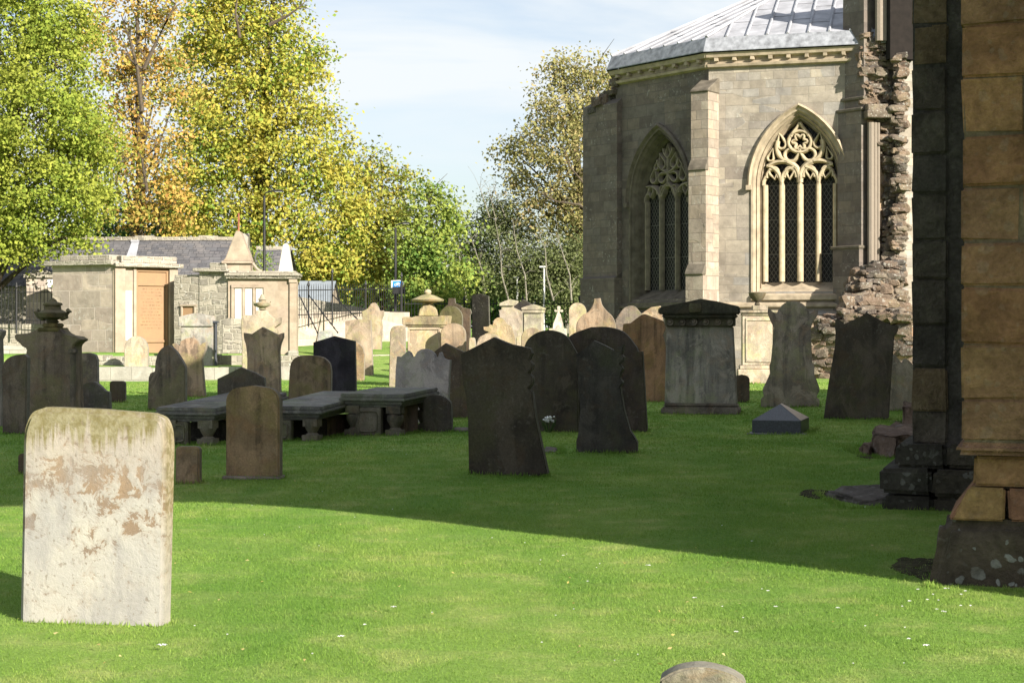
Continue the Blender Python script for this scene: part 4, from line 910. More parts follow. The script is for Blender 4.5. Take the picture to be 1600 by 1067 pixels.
stone('narrow brown flat-capped headstone beside the tall shade-painted stone',[(721,560),(722,490),(719,487),(722,480),(735,483),(737,489),(735,492),(735,560)],(0.075,0.055,0.042),D=48,yaw=-10)  # brown deepened with painted tree shade
stone('tall dark slab blackened by painted tree shade, rising highest in the far middle row',[(738,560),(738,500),(737,462),(750,459,1),(764,463),(765,500),(768,560)],(0.016,0.015,0.013),D=49,yaw=-10,mat='stone_streak')  # base colour lowered to stand for the shadow of the trees
stone('grey-brown headstone with painted-in shadow against the railings with stepped head',[(694,520),(695,480),(700,476),(701,466),(711,466),(712,474),(722,478),(722,520)],(0.053,0.040,0.034),D=56,yaw=-10)  # shadow of the trees set in the base colour
stone('yellow lichened headstone with scrolled stepped crest in the far middle',
  [(757,580),(758,522),(764,519,1),(757,516,1),(756,511),(764,510),(766,507),(770,508),(773,500,1),(780,496,1),(788,499,1),(793,506,1),(799,510,1),(803,520,1),(806,530),(806,580)],(0.318,0.254,0.173),D=41,yaw=-10,mat='stone_lichen')
stone('low pale scroll-shouldered headstone directly behind the nearest black gable',[(742,580),(744,540),(750,527,1),(762,522,1),(775,524,1),(783,534),(783,580)],(0.323,0.265,0.207),D=39,yaw=-10)
stone('thin pale stub stone left of the yellow scrolled headstone',[(732,580),(733,532),(735,528,1),(741,528,1),(743,534),(742,580)],(0.348,0.289,0.231),D=38.5,yaw=-10)
stone('tan round-topped headstone partly hidden by the black round-topped one',roundtop(815,850,512,528,580),(0.305,0.242,0.183),D=39.5,yaw=-10)
stone('small dressed block of stone between the yellow crest and the tan round top',[(806,580),(807,527),(818,525),(818,580)],(0.311,0.264,0.210),D=40.5,yaw=-10)
stone('broad pale shouldered headstone in the sunny far row',[(781,560),(781,495),(780,485),(790,482),(800,480,1),(812,485),(816,487),(818,560)],(0.314,0.267,0.230),D=45,yaw=-10,mat='stone_clean')
stone('black gable-roofed stone wedged between two pale monuments',[(804,540),(804,478),(818,468),(832,476),(835,540)],(0.035,0.031,0.031),D=49,yaw=-10)
stone('rusty sunlit headstone with tall ogee head in front of the chapter house corner',
  [(902,620),(901,520),(902,505,1),(910,493,1),(920,487,1),(926,478,1),(929,467),(938,466),(941,477,1),(948,486,1),(956,494,1),(961,505,1),(962,515),(961,620)],(0.243,0.186,0.138),D=40.5,yaw=-10,mat='stone_streak')
stone('small round-arched stone with a pale rim behind the railed grave',roundtop(889,916,473,487,530),(0.323,0.265,0.207),D=54,yaw=-10)
stone('sunlit tan gabled stone half hidden by the panelled pedestal tomb cap',[(1002,560),(1003,490),(1018,480),(1032,478),(1036,500),(1037,560)],(0.276,0.219,0.170),D=44,yaw=-10)
stone('grey shaded headstone against the chapter house base',[(962,580),(962,500),(975,482,1),(990,478,1),(1002,490),(1004,580)],(0.161,0.135,0.120),D=49,yaw=-10)
stone('blue-grey granite tablet standing on the grass behind the navy stone',[(496,545),(497,524),(500,518,1),(510,517,1),(519,519,1),(521,526),(521,545)],(0.282,0.283,0.305),D=54,yaw=-8,mat='stone_clean')

# flowers at the foot of the black round-topped stone
fw=MB(); 
for i in range(26):
    a=random.uniform(0,6.28); r=random.uniform(0,.07); fw.lathe([(.004,-.012),(.017,0),(.004,.014)],(r*math.cos(a)*1.2,r*math.sin(a)*.6,.12+random.uniform(-.03,.05)),6)
p=at(857,676,24.2); t=thing('flower_bunch','small bunch of white flowers at the foot of the black round-topped headstone','flowers',(p.x,24.2,.06)); fw.build('petals',M['petal'],t)
fw=MB()
for i in range(30):
    a=random.uniform(0,6.28); q=Vector((math.cos(a)*.12,math.sin(a)*.06,random.uniform(.06,.13))); fw.tube([(0,0,-.1),q],.004,3)
fw.build('stems',M['leaf_dark'],t)

# ------------------------------------------------------------------ built-up monuments
class Mon:
    def __init__(s,name,label,cat,cx,D,yaw=-9,group=None,zg=None):
        s.D=D; s.s=D/F; s.cx=cx; X=(cx-800)*s.s; s.zg=gzf(X,D) if zg is None else zg; s.cy=math.cos(R(yaw))
        s.th=thing(name,label,cat,(X,D,s.zg),R(yaw),group)
    def x(s,px): return (px-s.cx)*s.s/s.cy
    def z(s,py): return CH-(py-HZ)*s.s-s.zg
    def box(s,mb,x0,x1,y0,y1,d0=0,d1=.5,z0=None):
        a,b=s.x(x0),s.x(x1); t=s.z(y0); l=s.z(y1) if z0 is None else z0; mb.box(((a+b)/2,(d0+d1)/2,(t+l)/2),(b-a,d1-d0,t-l))
    def prism(s,mb,pts,d0,d1):
        """extruded front outline"""
        P=[(s.x(x),s.z(y)) for x,y in pts]; n=len(P); i0=[(x,d0,z) for x,z in P]; i1=[(x,d1,z) for x,z in P]
        uf=[(x,z) for x,z in P]
        mb.mesh(i0+i1,[tuple(range(n)),tuple(range(2*n-1,n-1,-1))]+[(i,n+i,n+(i+1)%n,(i+1)%n) for i in range(n)],[uf,uf[::-1]]+[[(P[i][0],P[i][1]),(P[i][0]+d1-d0,P[i][1]),(P[(i+1)%n][0]+d1-d0,P[(i+1)%n][1]),(P[(i+1)%n][0],P[(i+1)%n][1])] for i in range(n)])
    def frustum(s,mb,ya,yb,xa0,xa1,xb0,xb1,d0,d1,dt=0):
        """tapering block: bottom edge at row yb (xb0..xb1), top at row ya (xa0..xa1)"""
        a0,a1,b0,b1=[s.x(q) for q in (xa0,xa1,xb0,xb1)]; t=s.z(ya); l=s.z(yb) if yb<1e5 else -.2
        V=[(b0,d0,l),(b1,d0,l),(b1,d1,l),(b0,d1,l),(a0,d0+dt,t),(a1,d0+dt,t),(a1,d1-dt,t),(a0,d1-dt,t)]
        mb.mesh(V,[(3,2,1,0),(4,5,6,7),(0,1,5,4),(1,2,6,5),(2,3,7,6),(3,0,4,7)])
    def part(s,mb,name,mat,up=None,col=None,bevel=.015,smooth=False,label=None,seg=2):
        o=mb.build(name,M[mat],up or s.th,bevel=bevel,smooth=smooth,seg=seg)
        if col: o.color=(*col,1)
        if label: o['label']=label
        return o
MG='monuments in the churchyard'
# big panelled pedestal tomb with rosette frieze
m=Mon('pedestal_tomb','big grey pedestal tomb with gabled dark cap and carved rosette frieze','tomb',1095,29.7,-9,MG); C=(0.265,0.245,0.225)
b=MB(); m.frustum(b,510,631,1042,1144,1039,1150,0,.72,.06); m.part(b,'body','stone_streak',col=C)
b=MB(); m.box(b,1037,1152,630,636,-.05,.77); m.box(b,1034,1155,636,646,-.10,.82,-.2); m.part(b,'base','stone',col=(0.171,0.150,0.130),bevel=.03)
b=MB(); m.box(b,1040,1147,496,510,-.01,.74); fz=m.part(b,'frieze','stone',col=(0.107,0.092,0.078))
for k in range(6):
    b=MB(); c=(m.x(1048+k*18.2),-.02,m.z(503)); r=.066
    V=[(c[0]+r*math.cos(t)*q,c[1]-d,c[2]+r*math.sin(t)*q) for q,d in ((1,-.02),(.95,.03),(.6,.012),(.35,.03)) for t in [2*math.pi*i/12 for i in range(12)]]
    b.mesh(V,[(j*12+i,j*12+(i+1)%12,(j+1)*12+(i+1)%12,(j+1)*12+i) for j in range(3) for i in range(12)]+[tuple(36+i for i in range(12))]); m.part(b,'rosette','stone',fz,(0.139,0.120,0.104),0,True)
b=MB(); m.box(b,1036,1150,491,497,-.10,.83); m.prism(b,[(1030,491),(1030,481),(1068,473),(1095,467),(1120,471),(1154,479),(1154,491)],-.14,.86); m.part(b,'cap','stone',col=(0.059,0.056,0.044),bevel=.02)
b=MB(); c=(m.x(1087),-.15,m.z(481)); b.lathe([(.10,-.08),(.12,0),(.10,.08)],c,14,1,.3); m.part(b,'wreath','stone',col=(0.086,0.075,0.057),bevel=0,smooth=True)
# pale pedestal behind the ogee stone
m=Mon('pedestal_tomb','cream sunlit pedestal with framed panel and pot on its cap, beside the ogee-sided stone','tomb',1187,44.7,-6,MG); C=(0.329,0.281,0.233)
b=MB(); m.box(b,1160,1214,493,571,0,.8); m.part(b,'body','stone_clean',col=C)
b=MB(); m.box(b,1165,1211,497,501,-.03,0); m.box(b,1165,1211,563,566,-.03,0); m.box(b,1165,1168,501,563,-.03,0); m.box(b,1208,1211,501,563,-.03,0); m.part(b,'panel_frame','stone_clean',col=(0.369,0.320,0.267),bevel=.01)
b=MB(); m.box(b,1156,1218,571,577,-.06,.86); m.box(b,1153,1222,577,600,-.1,.9,-.2); m.part(b,'base','stone_lichen',col=(0.329,0.281,0.233),bevel=.02)
b=MB(); m.box(b,1159,1215,489,493,-.04,.84); m.box(b,1156,1218,485,489,-.1,.9); m.box(b,1176,1200,477,485,.1,.7); m.part(b,'cap','stone',col=(0.272,0.239,0.196),bevel=.015)
b=MB(); b.lathe([(.03,0),(.08,.04),(.05,.10),(.17,.20),(.22,.30),(.24,.36),(.20,.37),(.17,.33)],(m.x(1184),.3,m.z(478)),14); m.part(b,'pot','urn',col=(0.107,0.090,0.073),bevel=0,smooth=True)
# urn-topped monument in the sun
m=Mon('urn_monument','golden sunlit pedestal monument topped by a wide-lidded urn','monument',662,42.5,-10,MG); C=(0.351,0.281,0.212)
b=MB(); m.frustum(b,512,1e6,637,688,634,690,0,.8); m.part(b,'body','stone_clean',col=C)
b=MB(); m.box(b,637,640,515,580,-.03,0,-.1); m.box(b,685,688,515,580,-.03,0,-.1); m.box(b,637,688,511,515,-.03,0); m.part(b,'panel_frame','stone_clean',col=(0.384,0.312,0.244),bevel=.008)
b=MB(); m.box(b,633,692,508,511,-.06,.86); m.prism(b,[(630,508),(629,496),(634,495),(643,497),(650,494),(675,494),(683,497),(688,494),(695,493),(694,500),(693,508)],-.1,.9); m.part(b,'cornice','stone_lichen',col=(0.260,0.215,0.150),bevel=.015)
b=MB(); m.prism(b,[(650,494),(652,484),(656,480),(658,476),(670,476),(672,480),(675,484),(677,494)],.2,.62); m.part(b,'pedestal','stone',col=(0.290,0.239,0.168),bevel=.02)
b=MB(); b.lathe([(.12,0),(.14,.05),(.40,.09),(.43,.13),(.30,.19),(.16,.25),(.08,.27)],(m.x(663),.4,m.z(476)),18); u=m.part(b,'urn_lid','urn',col=(0.266,0.233,0.155),bevel=0,smooth=True)
b=MB(); b.lathe([(.03,0),(.08,.03),(.10,.08),(.08,.13),(.02,.16)],(m.x(663),.4,m.z(461)),12); m.part(b,'finial','urn',u,(0.280,0.253,0.182),0,True)
# pale pedimented pedestal in the far row
m=Mon('pedestal_tomb','pale green-grey pedimented pedestal standing before the far railings','tomb',832,45,-10,MG); C=(0.319,0.293,0.246)
b=MB(); m.box(b,818,845,489,540,0,.5,-.2); m.part(b,'body','stone_clean',col=C)
b=MB(); m.box(b,815.5,847,484,489,-.05,.55); m.prism(b,[(815,484),(815,481),(832,475.5),(848,481),(848,484)],-.07,.57); m.part(b,'cap','stone_clean',col=(0.284,0.254,0.206),bevel=.01)
m=Mon('pedestal_tomb','pale block-topped pedestal half hidden behind the broad shouldered stone','tomb',794,49,-10,MG)
b=MB(); m.box(b,783,803,477,545,0,.5,-.2); m.part(b,'body','stone_clean',col=(0.284,0.249,0.211))
b=MB(); m.prism(b,[(780,478),(781,474),(788,471),(796,468),(806,470),(803,478)],-.06,.56); m.part(b,'cap','stone_clean',col=(0.333,0.295,0.254),bevel=.01)
# cross on a tapering pale shaft
m=Mon('stone_cross','small white stone cross on a flaring shaft before the far railings','cross',872,56,-8,MG)
b=MB(); m.prism(b,[(862,525),(864,506),(868,496),(870,489),(874.5,489),(876,496),(879,506),(880,525)],0,.22); m.part(b,'shaft','stone_clean',col=(0.443,0.407,0.379))
b=MB(); m.prism(b,[(870.5,489),(870.8,487),(868,488),(865.8,487),(865.8,484),(868,484),(870.5,485),(870,480),(871,478),(874,478),(875,480),(874.2,485),(877,484),(879,484),(879,487.5),(877,488),(874.2,487),(874.5,489)],.03,.19); m.part(b,'cross_head','stone_clean',col=(0.414,0.373,0.328),bevel=.01)
b=MB(); m.box(b,858,884,513,530,-.1,.4,-.2); m.part(b,'base','stone_lichen',col=(0.404,0.375,0.353))
# wide dark urn monument on the left
m=Mon('urn_monument','dark broad-shouldered monument with scrolled crest and a mossy urn, behind the pale foreground stone','monument',78,25.5,-9,MG); C=(0.163,0.132,0.109)
b=MB(); m.prism(b,[(38,700),(37,560),(40,545),(30,540),(28,535),(22,533),(19,526),(20,522),(40,521),(50,518),(58,513),(92,513),(98,520),(106,524),(120,526),(128,531),(121,535),(116,540),(116,548),(121,700)],0,.34); m.part(b,'slab','stone_streak',col=C)
b=MB(); m.box(b,37,38+80,690,704,-.08,.42,-.2); m.part(b,'base','stone',col=C)
b=MB(); m.box(b,111.5,119,552,690,-.03,.05); m.box(b,110,121,545,552,-.05,.08); m.part(b,'pilaster','stone',col=(0.139,0.120,0.104),bevel=.01)
b=MB(); m.box(b,58,93,512,518,-.02,.36); m.box(b,64,87,505,512,.02,.32); m.part(b,'urn_base','urn',col=(0.107,0.095,0.047))
b=MB(); b.lathe([(.06,0),(.10,.03),(.07,.06),(.20,.10),(.23,.17),(.17,.20),(.13,.22),(.12,.28),(.15,.29),(.14,.32),(.07,.34),(.05,.37),(.01,.40)],(m.x(75),.17,m.z(506)),18); u=m.part(b,'urn','urn',col=(0.102,0.090,0.062),bevel=0,smooth=True)
for s in (-1,1):
    b=MB(); b.tube([(m.x(75)+s*.13,.17,m.z(506)+.10),(m.x(75)+s*.22,.17,m.z(506)+.13),(m.x(75)+s*.27,.17,m.z(506)+.19),(m.x(75)+s*.23,.17,m.z(506)+.22)],[.06,.055,.05,.03],8); m.part(b,'urn_scroll','urn',u,(0.102,0.090,0.062),0,True)
# urn memorial by the right mausoleum
m=Mon('urn_monument','tan memorial with broken eared crest and small urn in front of the white panels','monument',404,47.2,-4,MG); C=(0.312,0.265,0.217)
b=MB(); m.prism(b,[(377,600),(378,540),(376,510),(377,494),(383,492),(392,493),(398,490),(400,485),(415,485),(418,490),(424,495),(433,497),(438,496),(437,506),(428,512),(433,515),(434,540),(436,600)],0,.3); m.part(b,'slab','stone_clean',col=C)
b=MB(); b.lathe([(.05,0),(.13,.03),(.08,.06),(.20,.13),(.23,.20),(.10,.25),(.09,.29),(.14,.30),(.08,.36),(.03,.46)],(m.x(408),.15,m.z(485)),14); u=m.part(b,'urn','urn',col=(0.262,0.236,0.186),bevel=0,smooth=True)
for s in (-1,1):
    b=MB(); b.tube([(m.x(408)+s*.12,.15,m.z(485)+.12),(m.x(408)+s*.22,.15,m.z(485)+.17),(m.x(408)+s*.24,.15,m.z(485)+.25)],[.04,.045,.02],6); m.part(b,'urn_scroll','urn',u,(0.262,0.236,0.186),0,True)
# grey vermiculated stone before the rough wall
m=Mon('pedimented_tombstone','rough grey pedimented stone with a thin side column before the harled wall','monument',306,49.8,-4,MG); C=(0.245,0.234,0.224)
b=MB(); m.box(b,282,333,510,552,0,.3,-.2); m.part(b,'body','stone_lichen',col=C)
b=MB(); m.prism(b,[(279,510),(279,495),(305,489),(333,494),(333,510)],-.06,.36); m.part(b,'cap','stone_lichen',col=(0.270,0.257,0.248))
b=MB(); b.tube([(m.x(337),.05,-.1),(m.x(337),.05,m.z(504))],.045,8); b.box((m.x(337),.05,m.z(503)),(0.171,0.160,0.062)); m.part(b,'column','granite',bevel=0,col=None)
m=Mon('tomb_stub','squat lichened ruin block between the pedimented stone and the urn memorial','monument',364,49.5,-4,MG)
b=MB(); m.prism(b,[(347,552),(347,500),(356,497),(378,499),(382,505),(382,552)],0,.5); m.part(b,'block','harl')
# navy wedge grave marker
m=Mon('granite_grave_marker','low polished blue granite house-shaped marker on a grey slab, shaded lawn','grave marker',1222,23.9,-17,MG)
b=MB(); zt=m.z(657); zp=m.z(633); xa,xb,d=m.x(1177),m.x(1250),.95; z0=m.z(677)
b.mesh([(xa,0,z0),(xb,0,z0),(xb,d,z0),(xa,d,z0),(xa,0,zt),(xb,0,zt),(xb,d,zt),(xa,d,zt)],[(3,2,1,0),(0,1,5,4),(1,2,6,5),(2,3,7,6),(3,0,4,7)]); 
px=(xa+xb)/2; b.mesh([(xa,0,zt),(xb,0,zt),(xb,d,zt),(xa,d,zt),(px,d*.42,zp),(px,d*.58,zp)],[(0,1,4),(2,3,5),(3,0,4,5)]); m.part(b,'block','granite',bevel=.008)
b=MB(); b.poly([(xb,0,zt+.003),(xb,d,zt+.003),(px,d*.58,zp+.003),(px,d*.42,zp+.003)]); m.part(b,'light_painted_slope','granite_top',bevel=0,label='polished sloping face, its pinkish light painted in, with worn inscription')
b=MB(); b.box((px+.02,d/2+.0,.0),(xb-xa+.18,d+.2,(z0)*2)); m.part(b,'slab','gravel',bevel=.01)

# ------------------------------------------------------------------ table tombs
TG='dark table tombs in a row'
def table_tomb(label, px0, px1, ytop, yb, length, skew, tilt, panel=True):
    D=depth(yb); s=D/F; cx=(px0+px1)/2; X=(cx-800)*s; w=(px1-px0)*s/math.cos(R(skew)); H=CH-(ytop-HZ)*s
    th=thing('table_tomb',label,'table tomb',(X,D,gzf(X,D)),R(skew),TG); c1=(0.155,0.152,0.150); c2=(0.135,0.122,0.100)
    def P(b,n,mat='stone',col=c1,up=None,bev=.012,sm=False): o=b.build(n,M[mat],up or th,bevel=bev,seg=2,smooth=sm); o.color=(*col,1); return o
    st=Matrix.Rotation(R(tilt),3,'X')
    b=MB(); 
    for g,z0,z1 in ((.0,H-.055,H),(.02,H-.10,H-.055),(-.035,H-.15,H-.10),(-.07,H-.19,H-.15)):
        V=[]
        for z in (z0,z1):
            for x,y in ((-w/2-g,-g),(w/2+g,-g),(w/2+g,length+g),(-w/2-g,length+g)): V.append((x,y,z+y*math.tan(R(tilt))))
        b.mesh(V,[(3,2,1,0),(4,5,6,7),(0,1,5,4),(1,2,6,5),(2,3,7,6),(3,0,4,7)])
    P(b,'table_slab','stone_lichen',c1,bev=.012)
    zt=H-.19
    for sx in (-1,1):
        for yy in (.12,length-.14):
            b=MB(); k=zt+yy*math.tan(R(tilt)); b.box((sx*(w/2-.17),yy,k-.035),(0.207,0.197,0.104)); b.box((sx*(w/2-.17),yy,.0),(0.224,0.214,0.163))
            b.lathe([(.085,.06),(.09,.09),(.06,.11),(.09,.16),(.118,.22),(.115,.28),(.07,.34 if k>.45 else .31),(.06,k-.12),(.085,k-.10),(.085,k-.06)],(sx*(w/2-.17),yy,0),14); P(b,'leg','stone',c2,sm=True,bev=0)
    b=MB(); b.box((-w*.08 if panel else -w*.2,.1,(zt-.1)/2),(w*.40,.12,zt+.1)); pn=P(b,'end_panel','stone',c2)
    b=MB(); xc=-w*.08 if panel else -w*.2
    for a in range(8): pass
    pr=[(xc+w*.15*math.copysign(min(1,abs(math.cos(t))*1.25),math.cos(t)),.03,zt*.5+zt*.36*math.copysign(min(1,abs(math.sin(t))*1.25),math.sin(t))) for t in [2*math.pi*i/24 for i in range(24)]]
    b.tube(pr+[pr[0]],.012,5,False); P(b,'carved_frame','stone',c2,pn,0)
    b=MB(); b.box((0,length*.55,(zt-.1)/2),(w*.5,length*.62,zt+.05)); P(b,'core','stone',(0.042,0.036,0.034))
    b=MB(); b.box((w/2-.24,length*.55,(zt-.1)/2),(.10,length*.42,zt+.1)); P(b,'side_panel','stone_streak',(0.139,0.100,0.078))
    return th
table_tomb('left dark table tomb with moulded slab on baluster legs beside the pale foreground stone',241,340,634,692,2.5,-14,2.6,False)
table_tomb('middle dark table tomb with tilted slab, right of the plain brown headstone',402,503,633,687,2.5,-14,2.6,False)
table_tomb('right dark table tomb, tallest, with carved octagonal end panel',530,632,617,682,1.5,-16,1.6,True)

# ------------------------------------------------------------------ loose stones, slabs and worn soil by the buttress
def flat_stone(name,label,cat,pts,D0,z0,h,mat,jit=.03,cuts=3):
    """irregular slab from ground-plan points in photo pixels (rows give the distance)"""
    P=[((x-800)*depth(y)/F,depth(y)) for x,y in pts]; cx=sum(p[0] for p in P)/len(P); cy=sum(p[1] for p in P)/len(P)
    bm=bmesh.new(); lo=[bm.verts.new((x-cx,y-cy,-.12)) for x,y in P]; hi=[bm.verts.new(((x-cx)*.95,(y-cy)*.95,h+random.uniform(-.02,.02))) for x,y in P]; n=len(P)
    bm.faces.new(lo[::-1]); bm.faces.new(hi)
    for i in range(n): bm.faces.new((lo[i],lo[(i+1)%n],hi[(i+1)%n],hi[i]))
    bmesh.ops.bevel(bm,geom=list(bm.edges),offset=.02,segments=2,affect='EDGES'); bmesh.ops.triangulate(bm,faces=bm.faces); bmesh.ops.subdivide_edges(bm,edges=bm.edges,cuts=cuts,use_grid_fill=True)
    for v in bm.verts:
        q=v.co*6+Vector((cx,cy,0)); v.co+=Vector((math.sin(q.y*2.1+q.z*3),math.sin(q.x*1.9+q.z*2),math.sin(q.x*2.3+q.y*1.7)))*jit*.5+Vector((random.gauss(0,1),random.gauss(0,1),random.gauss(0,1)))*jit*.12
    for f in bm.faces: f.smooth=True
    me=bpy.data.meshes.new(name); bm.to_mesh(me); bm.free(); me.materials.append(M[mat]); o=bpy.data.objects.new(name,me); COL.objects.link(o); o.location=(cx,cy,gzf(cx,cy)); return tag(o,label,cat,'loose stones beside the buttress')
M['slabstone']=block_mat('grey_slab_stone',[(0.171,0.145,0.125),(0.139,0.120,0.104)],.5,.5,(0.270,0.257,0.248))
M['coarse']=block_mat('coarse_red_core',[(0.182,0.120,0.088),(0.197,0.153,0.129)],.4,.5,(0.291,0.266,0.252))
flat_stone('stone_slab','long flat grey ledger slab lying in the grass at the foot of the dark buttress','stone slab',[(1284,780),(1340,793),(1425,799),(1440,782),(1400,775),(1340,773)],14,0,.07,'slabstone')
flat_stone('stone_block','pale block lying on the end of the flat ledger slab','stone block',[(1372,776),(1412,779),(1440,772),(1380,767)],15,0,.15,'slabstone')
flat_stone('stone_block','rough reddish broken base stone in the grass left of the dark buttress','stone block',[(1362,716),(1400,720),(1450,718),(1450,700),(1400,698),(1364,702)],19,0,.27,'coarse',.035,4)
flat_stone('stone_block','lichened rounded stone half hidden behind the dark buttress','stone block',[(1410,668),(1440,670),(1445,656),(1412,656)],26,0,.30,'coarse',.035,4)
flat_stone('stone_block','small rubble lumps on the edge of the reddish base stone','stone block',[(1345,714),(1364,718),(1366,708),(1348,706)],19,0,.10,'coarse',.05)
M['slabstone2']=M['slabstone']
flat_stone('stone_slab','pale flat slab set in the grass right of the small round-topped black headstone','stone slab',[(706,677),(735,678),(735,672),(708,671)],24,0,.03,'slabstone',.01)
flat_stone('stone_slab','thin grey flush slab in the grass at the foot of the nearest black gable','stone slab',[(845,708),(872,706),(876,700),(850,701)],20,0,.02,'slabstone',.01)
def soil(pts,label=None):
    P=[((x-800)*depth(y)/F,depth(y)) for x,y in pts]; b=MB(); cx=sum(p[0] for p in P)/len(P); cy=sum(p[1] for p in P)/len(P)
    V=[]
    for k in range(260):
        i=random.randrange(len(P)); t=math.sqrt(random.random()); u=random.random(); a=P[i]; c=P[(i+1)%len(P)]; x=cx+t*((1-u)*a[0]+u*c[0]-cx); y=cy+t*((1-u)*a[1]+u*c[1]-cy); V.append((x,y))
    for x,y in V: r=random.uniform(.015,.05); b.lathe([(r,-.03),(r*.9,r*.12),(r*.35,r*.28)],(x,y,gzf(x,y)),6,1,1,random.random())
    o=b.build('bare_soil',M['soil']); o['kind']='structure'; return o
soil([(1252,775),(1275,783),(1300,778),(1290,768),(1262,766)]); soil([(1340,716),(1360,722),(1372,708),(1345,703)]); soil([(1398,888),(1452,908),(1460,876),(1410,872)]); soil([(1385,660),(1415,666),(1412,658)])

def tufts():
    V=[]
    def line(p,q,n,h):
        for k in range(n):
            t=random.random(); x=p[0]+(q[0]-p[0])*t+random.gauss(0,.022); y=p[1]+(q[1]-p[1])*t+random.gauss(0,.022); z=gzf(x,y)-.01; hh=h*random.uniform(.35,1.25); a=random.uniform(0,3.14); w=.004+.0002*y; dx,dy=math.cos(a)*w,math.sin(a)*w; lx,ly=random.gauss(0,.3)*hh,random.gauss(0,.3)*hh
            V.extend([(x-dx,y-dy,z),(x+dx,y+dy,z),(x+lx,y+ly,z+hh)])
    for o in [q for q in bpy.data.objects if q.get('category') in ('headstone','tomb','table tomb','monument','grave marker','stone slab','stone block') and q.location.y<48]:
        ms=[o] if o.type=='MESH' else [ch for ch in o.children if ch.type=='MESH']; B=[]
        for mo in ms:
            for vv in mo.data.vertices:
                if vv.co.z<.06: B.append(vv.co)
        if not B: continue
        x0,x1=min(v.x for v in B),max(v.x for v in B); y0,y1=min(v.y for v in B),max(v.y for v in B); A=Matrix.Rotation(o.rotation_euler.z,3,'Z')
        cs=[A@Vector(k)+o.location for k in ((x0,y0-.015,0),(x1,y0-.015,0),(x1,y1+.015,0),(x0,y1+.015,0))]
        for i in range(4): p,q=cs[i],cs[(i+1)%4]; line(p,q,int((q-p).length*(260 if o.location.y<22 else 130)),.036 if o.location.y<12 else .055 if o.location.y<30 else .075)
    for P in ([(2.45,9.75),(3.3,9.5)],[(2.45,9.75),(2.62,10.3)],[(3.05,13.8),(3.6,13.6)],[(3.05,13.8),(3.2,14.4)]): line(P[0],P[1],240,.04)
    o=fast('grass_tufts',V,3,M['blade']); tag(o,'longer untrimmed grass round the feet of the headstones','grass',kind='stuff')
tufts()

# ------------------------------------------------------------------ left: terrace walls, tomb enclosures, slate-roofed house
def low_wall(label, pts, h, t, mat='kerb', name='low_wall'):
    """wall following ground-plan points (metres)"""
    cx,cy=pts[0]; th=thing(name,label,'wall',(cx,cy,0)); b=MB()
    for (x0,y0),(x1,y1) in zip(pts,pts[1:]):
        W=Wall((x0,y0),(x1,y1)); n=max(1,int(W.len/.9))
        for k in range(n):
            u0,u1=W.len*k/n,W.len*(k+1)/n; g0=min(gzf(*W.p(u0,0,.5)[:2]),gzf(*W.p(u0,0,-.5)[:2])); H=h+random.uniform(-.02,.02); z0=W.p(u0,0).z+g0-.2
            for o,flip in ((0,0),(-t,1)):
                q=[W.p(u0,z0,o),W.p(u1,z0,o),W.p(u1,H,o),W.p(u0,H,o)]; uv=[(u0,z0),(u1,z0),(u1,H),(u0,H)]; b.poly(q[::-1] if flip else q,uv[::-1] if flip else uv)
            b.poly([W.p(u0,H),W.p(u1,H),W.p(u1,H,-t),W.p(u0,H,-t)],[(u0,0),(u1,0),(u1,t),(u0,t)])
            b.poly([W.p(u0,z0,-t),W.p(u0,z0),W.p(u0,H),W.p(u0,H,-t)],[(0,z0),(t,z0),(t,H),(0,H)]); b.poly([W.p(u1,z0),W.p(u1,z0,-t),W.p(u1,H,-t),W.p(u1,H)],[(0,z0),(t,z0),(t,H),(0,H)])
    wpart(b,'wall',M[mat],th); return th
X_=lambda px,D:(px-800)*D/F
Z_=lambda py,D:CH-(py-HZ)*D/F
low_wall('low white lichened kerb wall on the sunny grass below the tomb enclosures',[(X_(120,47.8),47.85),(X_(455,47.8),47.8)],.37,.35)
low_wall('second mossy step wall above the white kerb wall, under the tan panel',[(X_(120,50.7),50.7),(X_(480,50.7),50.7)],.66,.4,'harl')
low_wall('low grey coped wall carrying the railings behind the ornate tan headstone',[(X_(455,60),59.8),(X_(545,61),61.0),(X_(640,63),63)],Z_(487,61),.4,'maus_ashlar')
low_wall('mossy low wall across the sunny lawn behind the plain rectangular headstone',[(X_(575,55),54.8),(X_(640,56),55.6)],.62,.4,'harl')
low_wall('pale low wall under the far left railings',[(-24,56.0),(X_(86,54.6),55.4)],Z_(506,55.6),.45,'harl')
low_wall('lichened low wall left of the ashlar tomb enclosure',[(-24,53),(X_(95,53),53)],Z_(540,53),.4,'kerb')

